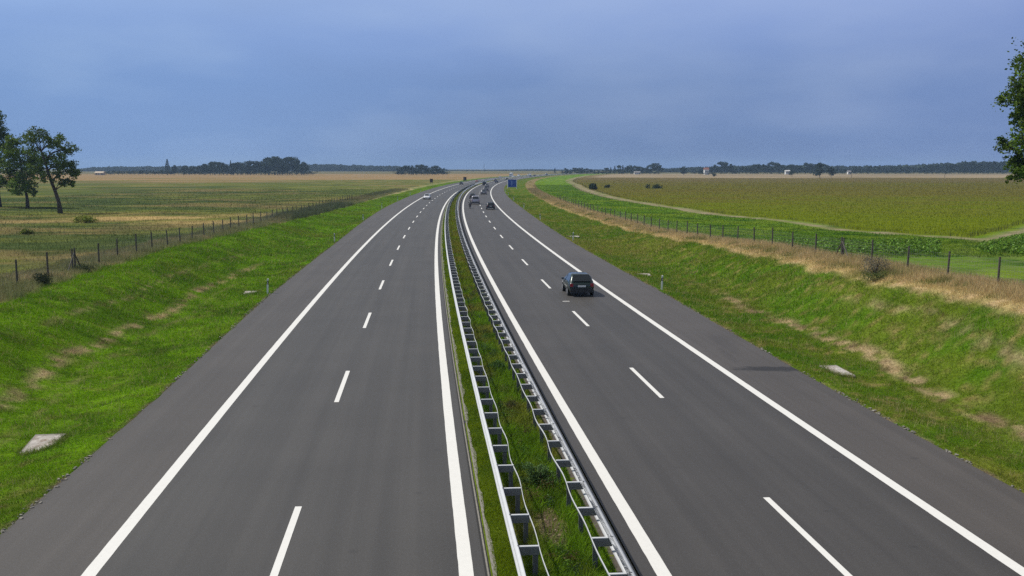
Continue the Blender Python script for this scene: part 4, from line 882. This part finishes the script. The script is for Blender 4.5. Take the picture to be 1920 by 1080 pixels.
# ---------------------------------------------------------------- trees
def limb_path(a, b, sag=.15, k=6, wob=.12):
    a = Vector(a); b = Vector(b); L_ = (b-a).length; pts = []
    for i in range(k+1):
        t = i/k; p = a.lerp(b, t); p.z += sin(pi*t)*sag*L_; p += Vector((random.gauss(0, 1), random.gauss(0, 1), random.gauss(0, .6)))*wob*L_*.15*(0 < i < k); pts.append(p)
    return pts
def big_tree(name, label, x, y, z, trunk, clumps, leaf, per, col, tr0, forks=None, hi=(.09, .13, .03), group=None):
    """trunk: list of points (relative); clumps: (dx,dy,dz,r,density)"""
    root = empty(name, (x, y, z)); tag(root, label, 'tree', group)
    k = len(trunk); mb = MB(); mb.path(trunk, [tr0*(1-.6*i/(k-1))*(1.35 if i == 0 else 1) for i in range(k)], n=10)
    tk = mb.build('trunk', M['bark'], root, True)
    mb = MB(); tv = [Vector(p) for p in trunk]
    for (dx, dy, dz, r, dn) in clumps:
        c = Vector((dx, dy, dz)); cand = [p for p in tv[k//3:] if p.z < c.z+.3] or [tv[-1]]; s0 = min(cand, key=lambda p: (p-c).length+max(0, p.z-c.z)*2)
        L_ = (c-s0).length; r0 = min(tr0*.42, .035+.022*L_); pts = limb_path(s0, c, .12); mb.path(pts, [r0*(1-.75*i/(len(pts)-1)) for i in range(len(pts))], n=6)
        for _ in range(5):
            q = pts[random.randint(3, 5)]; e = c+Vector((random.gauss(0, 1), random.gauss(0, 1), random.gauss(0, .8)))*r*.55; pp = limb_path(q, e, .05, 4); mb.path(pp, [r0*.32*(1-.7*i/4) for i in range(5)], n=5)
    mb.build('branches', M['bark'], root, True)
    C = []; cl = []
    for (dx, dy, dz, r, dn) in clumps:
        # every clump is made of small sprays so that gaps show between them
        ns = max(8, int(26*dn)); spr = clump_points([(dx, dy, dz)], [r*1.5], [ns], .9); tint = random.uniform(.75, 1.3)
        for q in spr:
            m_ = int(per*dn/ns*random.uniform(.6, 1.4))+2; d = RNG.normal(0, 1, (m_, 3))*np.array([r*.27, r*.27, r*.17]); C.append(q+d); cl.append(np.full(m_, tint*random.uniform(.8, 1.25)))
    C = np.concatenate(C); cl = np.concatenate(cl)[:, None]
    cols = jitter(C_(*col)[None, :]*cl, .35); h = RNG.uniform(0, 1, len(C)) < .2; cols[h] = cols[h]*.5+np.array(hi)*.5
    V, F, cc = leaf_quads(C, leaf, np.clip(cols, .004, .6), .25)
    np_mesh('crown', V, F, M['leaf'], cc, parent=root); return root
def ell(n, cx, cy, cz, rx, ry, rz_, r0, r1, dn=1.):
    out = []
    for _ in range(n):
        d = np.random.default_rng(random.randint(0, 10**9)).normal(0, 1, 3); d /= np.linalg.norm(d); q = random.uniform(.35, 1)**.5
        out.append((cx+d[0]*rx*q, cy+d[1]*ry*q, cz+d[2]*rz_*q, random.uniform(r0, r1), dn))
    return out
# oak leaning, right one of the left group (base near 113,400)
D1 = 189.2; gx, gy = -80.9, D1; gz = float(HXY(gx, gy)); u = D1/FPX      # metres per pixel at its distance
def rel(px, py, dy=0.): return ((px-113)*u, dy, (400-py)*u)
tr = [rel(113, 402), rel(111, 380), rel(104, 358, .2), rel(97, 340, .3), rel(92, 320, .2), rel(88, 300, 0), rel(84, 285, -.2)]
cl = [(*rel(px, py, random.uniform(-2.2, 2.2)), r*u, d) for px, py, r, d in ((70, 262, 13, 1), (88, 255, 12, 1), (106, 262, 13, 1), (122, 268, 12, 1), (132, 280, 10, .9), (118, 283, 9, .6), (52, 262, 11, .9), (98, 300, 12, .8), (112, 305, 13, 1), (126, 300, 10, .7), (120, 318, 12, 1),
      (140, 312, 9, .8), (146, 322, 8, .8), (134, 326, 8, .7), (128, 340, 8, .8), (140, 345, 5, .5), (104, 330, 10, .6), (80, 300, 10, .5), (62, 285, 10, .6), (70, 315, 10, .7), (84, 335, 8, .5), (95, 275, 8, .35))]
big_tree('oak_tree', 'leaning oak with open crown and visible branches, right one of the three left trees', gx, gy, gz, tr, cl, .33, 480, (.085, .140, .014), .38)
D2 = 217.5; gx2, gy2 = -99.7, D2; u = D2/FPX
def rel2(px, py, dy=0.): return ((px-52)*u, dy, (390-py)*u)
tr = [rel2(52, 392), rel2(52, 372), rel2(50, 358), rel2(47, 335), rel2(43, 310), rel2(41, 285)]
cl = [(*rel2(px, py, random.uniform(-3, 3)), r*u, d) for px, py, r, d in ((38, 268, 9, .9), (28, 285, 12, 1), (46, 283, 13, 1.1), (60, 292, 12, 1), (22, 305, 12, 1), (40, 306, 15, 1.3), (60, 312, 14, 1.2), (20, 325, 12, 1), (40, 328, 15, 1.3), (62, 332, 13, 1.2), (28, 345, 10, .9), (48, 347, 12, 1.1), (66, 348, 9, .8), (76, 320, 9, .9), (12, 335, 8, .8), (72, 300, 9, .8), (40, 358, 7, .6), (58, 360, 6, .5))]
big_tree('deciduous_tree', 'dense mid-green tree with short straight trunk, middle of the three left trees', gx2, gy2, float(HXY(gx2, gy2)), tr, cl, .40, 560, (.100, .160, .010), .34)
D3 = 224.; gx3, gy3 = -108.6, D3; u = D3/FPX
def rel3(px, py, dy=0.): return ((px-2)*u, dy, (388-py)*u)
tr = [rel3(2, 390), rel3(1, 365), rel3(2, 340), rel3(0, 310), rel3(-2, 280), rel3(-4, 250)]
cl = [(*rel3(px, py, random.uniform(-3, 3)), r*u, d) for px, py, r, d in ((0, 222, 11, 1), (14, 235, 10, 1), (-14, 232, 12, 1), (4, 248, 13, 1.2), (20, 252, 10, 1), (-18, 255, 13, 1), (8, 272, 14, 1.3), (24, 276, 9, 1), (-14, 280, 14, 1), (2, 296, 14, 1.2), (-22, 305, 12, 1), (14, 302, 10, 1), (0, 322, 12, .9), (-24, 330, 12, .9), (-10, 345, 9, .7), (8, 338, 7, .6), (-38, 280, 12, 1), (-40, 310, 12, 1))]
big_tree('deciduous_tree', 'tall dark tree cut by the left frame edge, leftmost of the three trees', gx3, gy3, float(HXY(gx3, gy3)), tr, cl, .40, 580, (.045, .080, .010), .40)
# tree at the right frame edge, trunk outside the picture
D4 = 74.; gx4 = bear(2055, D4); u = D4/FPX
def rel4(px, py, dy=0.): return ((px-2055)*u, dy, zpx(py, D4)-float(HXY(gx4, D4)))
tr = [(0, 0, -.1), (.05, 0, 3), (0, 0, 6), (-.1, 0, 9), (0, .1, 12), (.1, 0, 15)]
cl = [(*rel4(px, py, random.uniform(-1.2, 1.2)), r*u, d) for px, py, r, d in ((1916, 122, 17, 1), (1905, 150, 19, 1.2), (1890, 172, 16, 1.1), (1884, 190, 12, .8), (1905, 195, 17, 1), (1918, 175, 17, 1), (1922, 215, 14, .7), (1908, 222, 10, .5), (1912, 252, 18, 1.1), (1893, 258, 14, 1), (1884, 270, 11, .8), (1906, 280, 16, 1), (1900, 302, 14, 1), (1888, 322, 12, .8), (1880, 334, 7, .4), (1914, 300, 14, .9), (1915, 322, 9, .5),
      (1930, 100, 18, 1), (1940, 140, 24, 1.2), (1945, 200, 26, 1.2), (1945, 260, 26, 1.2), (1940, 310, 20, 1))]
cl += ell(46, rel4(2010, 190)[0], 0, rel4(2010, 190)[2], 3.6, 4.6, 5.0, .9, 1.3, 1.)
big_tree('deciduous_tree', 'large green tree whose hanging crown enters at the right frame edge', gx4, D4, float(HXY(gx4, D4)), tr, cl, .20, 420, (.078, .130, .014), .34, hi=(.15, .21, .03))

# far trees: a few kinds, copied
def far_tree(kind, name, label):
    root = empty(name, (0, 0, 0)); tag(root, label, 'tree')
    if kind == 'conifer':
        n = 520; z = RNG.uniform(.08, 1, n); r = (1-z)*.24*RNG.uniform(.5, 1, n)+.01; a = RNG.uniform(0, 2*pi, n); C = np.stack([r*np.cos(a), r*np.sin(a), z], -1)
    elif kind == 'low':
        cs = [(random.gauss(0, .26), random.gauss(0, .26), random.uniform(.3, .7)) for _ in range(9)]; C = clump_points(cs, [.28]*9, [70]*9)
    else:
        cs = []
        for _ in range(15):
            a = random.uniform(0, 2*pi); q = random.uniform(.05, .36); z = random.uniform(.22, .88); q *= math.sqrt(max(.15, 1-((z-.48)/.46)**2)); cs.append((q*cos(a), q*sin(a), z))
        C = clump_points(cs, [random.uniform(.11, .19) for _ in cs], [75]*15, .8)
    C[:, 2] = np.clip(C[:, 2], .02, 1.02)
    base = {'conifer': (.010, .022, .012), 'low': (.016, .030, .012), 'round': (.019, .034, .012)}[kind]
    cols = jitter(np.broadcast_to(C_(*base), (len(C), 3)), .45); V, F, cc = leaf_quads(C, .075 if kind != 'conifer' else .06, cols)
    np_mesh('crown', V, F, M['leaf_far'], cc, parent=root)
    MB().tube((0, 0, -.02), (0, 0, .55), .022, .010, n=6).build('trunk', M['bark'], root); return root
FP = {}
def plant_far(kind, name, label, px, py_top, D, py_base=None, wide=1., group=None, var=0):
    key = (kind, var)
    if key not in FP: r = FP[key] = far_tree(kind, name, label)
    else: r = copy_tree(FP[key]); r.name = name
    h = zpx(py_top, D)*(1.0 if kind == 'conifer' else 1.10); x = bear(px, D); r.location = (x, D, 0.); r.scale = (h*wide, h*wide, h); r.rotation_euler = (0, 0, random.uniform(0, 6)); tag(r, label, 'tree', group)
    if not group and 'group' in r: del r['group']
    return r
# left wood: crest line as it stands
def crest(pts, px): return float(np.interp(px, [a for a, b in pts], [b for a, b in pts]))
L1 = [(340, 313), (352, 310), (376, 313), (392, 304), (410, 302), (428, 306), (450, 305), (465, 302), (490, 303), (508, 295), (520, 292), (535, 294), (548, 293), (560, 299), (575, 304), (584, 312)]
q = 0
for px in np.arange(346, 584, 8.5):
    plant_far('round', 'broadleaf_tree', 'broadleaf tree in the high front row of the dark wood left of the road', px+random.uniform(-2, 2), crest(L1, px)+random.uniform(-.5, 3), 1175+random.uniform(-15, 15), wide=.95, group='trees of the dark wood at the left horizon', var=q % 4); q += 1
for px in np.arange(350, 584, 13):
    plant_far('round', 'broadleaf_tree', 'broadleaf tree in the back row of the dark wood left of the road', px, crest(L1, px)+random.uniform(0, 3), 1215+random.uniform(-15, 15), wide=1.05, group='back trees of the dark wood at the left horizon', var=q % 4); q += 1
for px in np.arange(204, 344, 7.5):
    plant_far('low', 'hedge_tree', 'low hedge-like tree in the long low row left of the dark wood', px, 319+random.uniform(-1, 1.5)-2.5*(px > 290)*random.random(), 1170+random.uniform(-12, 12), wide=1.5, group='low trees left of the dark wood', var=q % 3); q += 1
for px in np.arange(348, 590, 10):
    plant_far('low', 'hedge_tree', 'low bushy tree at the foot of the dark wood', px, 320+random.uniform(-1, 1.5), 1160+random.uniform(-6, 6), wide=1.5, group='low trees at the foot of the dark wood', var=q % 3); q += 1
plant_far('conifer', 'conifer_tree', 'pointed conifer standing above the low tree row at the left horizon', 318, 299, 1165, wide=1.3)
plant_far('round', 'broadleaf_tree', 'rounded tree just right of the pointed conifer in the low row', 330, 309, 1165, wide=1., var=1)
plant_far('conifer', 'conifer_tree', 'dark pointed conifer between the two halves of the dark wood', 436, 301, 1160, wide=.9)
L2 = [(748, 314), (765, 310), (778, 308), (795, 309), (812, 312), (822, 311), (835, 315)]
for px in np.arange(748, 838, 7):
    plant_far('round', 'broadleaf_tree', 'broadleaf tree in the small copse left of the motorway vanishing point', px+random.uniform(-1, 1), crest(L2, px)+random.uniform(-.5, 1.5), 1180+random.uniform(-12, 12), wide=1.0, group='trees of the small copse near the vanishing point', var=q % 4); q += 1
for px in np.arange(746, 842, 7):
    plant_far('low', 'hedge_tree', 'low bushy tree at the foot of the small copse near the vanishing point', px, 320.5+random.uniform(-1, 1), 1168, wide=1.5, group='low trees at the foot of the small copse', var=q % 3); q += 1
for px, pt in ((876, 319), (888, 320)):
    plant_far('round', 'broadleaf_tree', 'tiny lone tree on the horizon %s of the mast' % ('far left' if px < 880 else 'just left'), px, pt-.5, 1900, wide=.9, var=0)
R1 = [(1050, 318), (1056, 314), (1070, 315), (1090, 312), (1104, 315), (1120, 317), (1140, 314), (1150, 311), (1165, 309), (1190, 309), (1207, 311), (1212, 309), (1225, 306), (1236, 309), (1238, 320), (1262, 319), (1266, 316), (1280, 311), (1293, 315), (1300, 318), (1310, 314), (1330, 313), (1340, 307), (1352, 303), (1366, 306), (1380, 315), (1394, 311), (1405, 309), (1420, 307), (1440, 303), (1462, 306), (1478, 309), (1495, 309), (1508, 305), (1530, 306), (1545, 308), (1560, 314), (1590, 316), (1600, 313), (1615, 315), (1625, 310), (1640, 311), (1650, 316), (1668, 311), (1690, 313), (1710, 313), (1735, 309), (1760, 307), (1800, 305), (1850, 302), (1880, 303), (1930, 302)]
for px in np.arange(1054, 1236, 7.5):
    plant_far('conifer' if random.random() < .18 else 'round', 'broadleaf_tree', 'tree in the far hedge row between the motorway and the round lone tree', px, crest(R1, px)+random.uniform(0, 3), 1330+random.uniform(-20, 20), wide=1.3, group='trees of the far row right of the motorway', var=q % 4 if True else 0); q += 1
for px in np.arange(1056, 1236, 8):
    plant_far('low', 'hedge_tree', 'low tree at the foot of the far hedge row right of the motorway', px, 320+random.uniform(-1.5, 1), 1305+random.uniform(-8, 8), wide=1.5, group='low trees of the far row right of the motorway', var=q % 3); q += 1
plant_far('conifer', 'conifer_tree', 'small lone conifer on the horizon just right of the far traffic', 1040, 315, 1500, wide=1.5)
plant_far('round', 'broadleaf_tree', 'round dark lone tree on the right horizon, left of the first white house', 1280, 311.5, 1190, wide=1.35, var=2)
for px in np.arange(1300, 1600, 8):
    plant_far('round', 'broadleaf_tree', 'broadleaf tree of the long wood behind the white houses', px+random.uniform(-2, 2), crest(R1, px)+random.uniform(-.5, 2), 1345+random.uniform(-20, 20), wide=1.0, group='trees of the long wood on the right', var=q % 4); q += 1
for px in np.arange(1300, 1920, 12):
    plant_far('low', 'hedge_tree', 'low tree along the foot of the long wood on the right', px, 320+random.uniform(-1.5, 1), 1310+random.uniform(-10, 10), wide=1.6, group='low trees at the foot of the long wood on the right', var=q % 3); q += 1
for px in np.arange(1600, 1960, 8.5):
    plant_far('round', 'broadleaf_tree', 'broadleaf tree of the rising wood at the far right horizon', px+random.uniform(-2, 2), crest(R1, px)+random.uniform(-.5, 2), 1400+random.uniform(-25, 25), wide=.95, group='trees of the rising wood at the far right', var=q % 4); q += 1
plant_far('round', 'broadleaf_tree', 'darker nearer tree standing in front of the right wood', 1534, 306, 880, wide=1.05, var=3)
plant_far('round', 'broadleaf_tree', 'smaller dark nearer tree right of the darker tree in front of the right wood', 1555, 313, 885, wide=1.0, var=1)
plant_far('low', 'hedge_tree', 'small dark tree right beside the second white house', 1482, 319, 930, wide=1.0, var=1)
# blue far woods, read as one mass
def far_wood(name, label, pts, D, depth, n, leaf, col):
    px = RNG.uniform(pts[0][0], pts[-1][0], n); h = np.interp(px, [a for a, b in pts], [zpx(b, D) for a, b in pts])
    h = h*(.86+.28*vn(px*.22, px*0, 101)); Y = D+RNG.uniform(0, depth, n); X = (px-960)/FPX*D*(Y/D); z = h*RNG.uniform(0, 1, n)**.6
    C = np.stack([X, Y, z], -1); cols = jitter(np.broadcast_to(C_(*col), (n, 3)), .3); V, F, cc = leaf_quads(C, leaf, cols)
    tag(np_mesh(name, V, F, M['leaf_far'], cc), label, 'forest', kind='stuff')
far_wood('distant_forest', 'blue hazy band of distant forest along the left horizon', [(150, 320), (170, 316), (240, 314), (330, 314), (560, 312), (600, 310), (640, 311), (700, 312), (745, 313), (760, 316), (840, 320)], 2200, 160, 22000, 7., (.02, .032, .016))
far_wood('distant_forest', 'hazy low band of distant forest near the vanishing point', [(835, 320.5), (900, 321), (950, 320), (1000, 319), (1060, 320), (1300, 318)], 2500, 120, 9000, 6., (.02, .032, .016))
far_wood('distant_forest', 'hazy forest behind the long wood on the right horizon', [(1240, 319), (1400, 312), (1600, 314), (1700, 312), (1800, 306), (1950, 303)], 1750, 120, 16000, 7., (.03, .045, .02))

# houses, mast
def house(px, D, w, d, hw, hr, wm, rm, label, rz=0.):
    x = bear(px, D); root = empty('farm_house', (x, D, 0), rz); tag(root, label, 'house', None)
    MB().box((0, 0, hw/2), (w, d, hw)).build('wall', wm, root)
    mb = MB(); o_ = .4; mb.add([(-w/2-o_, -d/2-o_, hw), (w/2+o_, -d/2-o_, hw), (w/2+o_, d/2+o_, hw), (-w/2-o_, d/2+o_, hw), (-w/2-o_, 0, hw+hr), (w/2+o_, 0, hw+hr)], [(0, 1, 5, 4), (2, 3, 4, 5), (0, 4, 3), (1, 2, 5), (0, 3, 2, 1)])
    rf = mb.build('roof', rm, root); MB().box((w*.2, .5, hw+hr*.8), (.7, .7, 1.6)).build('chimney', M['rooftile'], rf)
    for sx in (-w*.3, 0, w*.3): 
        f = MB().box((sx, -d/2-.03, hw*.55), (1.0, .06, 1.3)).build('window', M['glass'], root)
    MB().box((w*.42, -d/2-.03, 1.0), (.9, .05, 2.0)).build('door', M['wood'], root)
for px in (1311, 1318, 1326, 1333):
    plant_far('low', 'hedge_tree', 'low shrub in front of the white house with the red roof', px, 323.3, 1225, wide=1.4, group='shrubs before the white house with the red roof', var=int(px) % 3)
house(1322, 1235, 5, 7, 6.0, 2.2, M['wallwhite'], M['rooftile'], 'white house with red roof in front of the long wood, left one of two')
house(1473, 1290, 5, 6, 4.2, .9, M['wallwhite'], M['wallwhite'], 'small white farm building beside a dark tree, right one of two')
house(1193, 1290, 7, 6, 2.6, 1.2, M['wallwhite'], M['roofgrey'], 'low pale house at the foot of the far tree row right of the motorway')
house(1588, 1290, 3.5, 5, 3.4, 1.2, M['wallwhite'], M['roofgrey'], 'tiny pale house under the long wood, rightmost of the houses')
house(192, 1155, 9, 7, 2.6, 1.5, M['wallbeige'], M['wallbeige'], 'low beige barn at the left end of the low tree row')
def mast(px, D, h, label):
    x = bear(px, D); root = empty('radio_mast', (x, D, 0)); tag(root, label, 'mast'); 
    for a in range(3): MB().tube((cos(a*2.09)*1.2, sin(a*2.09)*1.2, 0), (cos(a*2.09)*.3, sin(a*2.09)*.3, h), .16, n=5).build('leg', M['zinc_dull'], root)
    mb = MB()
    for k in range(12):
        z0, z1 = h*k/12, h*(k+1)/12; r0, r1 = 1.2-.9*k/12, 1.2-.9*(k+1)/12
        for a in range(3): mb.tube((cos(a*2.09)*r0, sin(a*2.09)*r0, z0), (cos((a+1)*2.09)*r1, sin((a+1)*2.09)*r1, z1), .08, n=4)
    mb.build('lattice', M['zinc_dull'], root)
mast(908, 2000, 15, 'thin mast on the horizon left of the blue sign')
for px, D, lb in ((1593, 860, 'thin wooden pole in the far straw field, left of two'), (1767, 860, 'thin wooden pole in the far straw field, right of two')):
    root = empty('wooden_pole', (bear(px, D), D, 0)); tag(root, lb, 'pole'); MB().tube((0, 0, -.2), (0, 0, 5.2), .16, .11, n=8).build('shaft', M['wood'], root); MB().box((0, 0, 4.8), (1.2, .12, .12)).build('crossarm', M['wood'], root)

# ---------------------------------------------------------------- the hazy air
def haze():
    m = bpy.data.materials.new('hazy_air'); m.use_nodes = True; nt = m.node_tree; nt.nodes.remove(nt.nodes['Principled BSDF'])
    pv = nt.nodes.new('ShaderNodeVolumePrincipled'); pv.inputs['Color'].default_value = (.50, .72, 1, 1); pv.inputs['Density'].default_value = .00014; pv.inputs['Anisotropy'].default_value = .1
    nt.links.new(pv.outputs[0], nt.nodes['Material Output'].inputs['Volume'])
    o = MB().box((200, 1850, 14.5), (9400, 4700, 32)).build('haze', m); tag(o, kind='stuff'); o['label'] = 'pale blue hazy air over the whole plain'; o['category'] = 'haze'
haze()
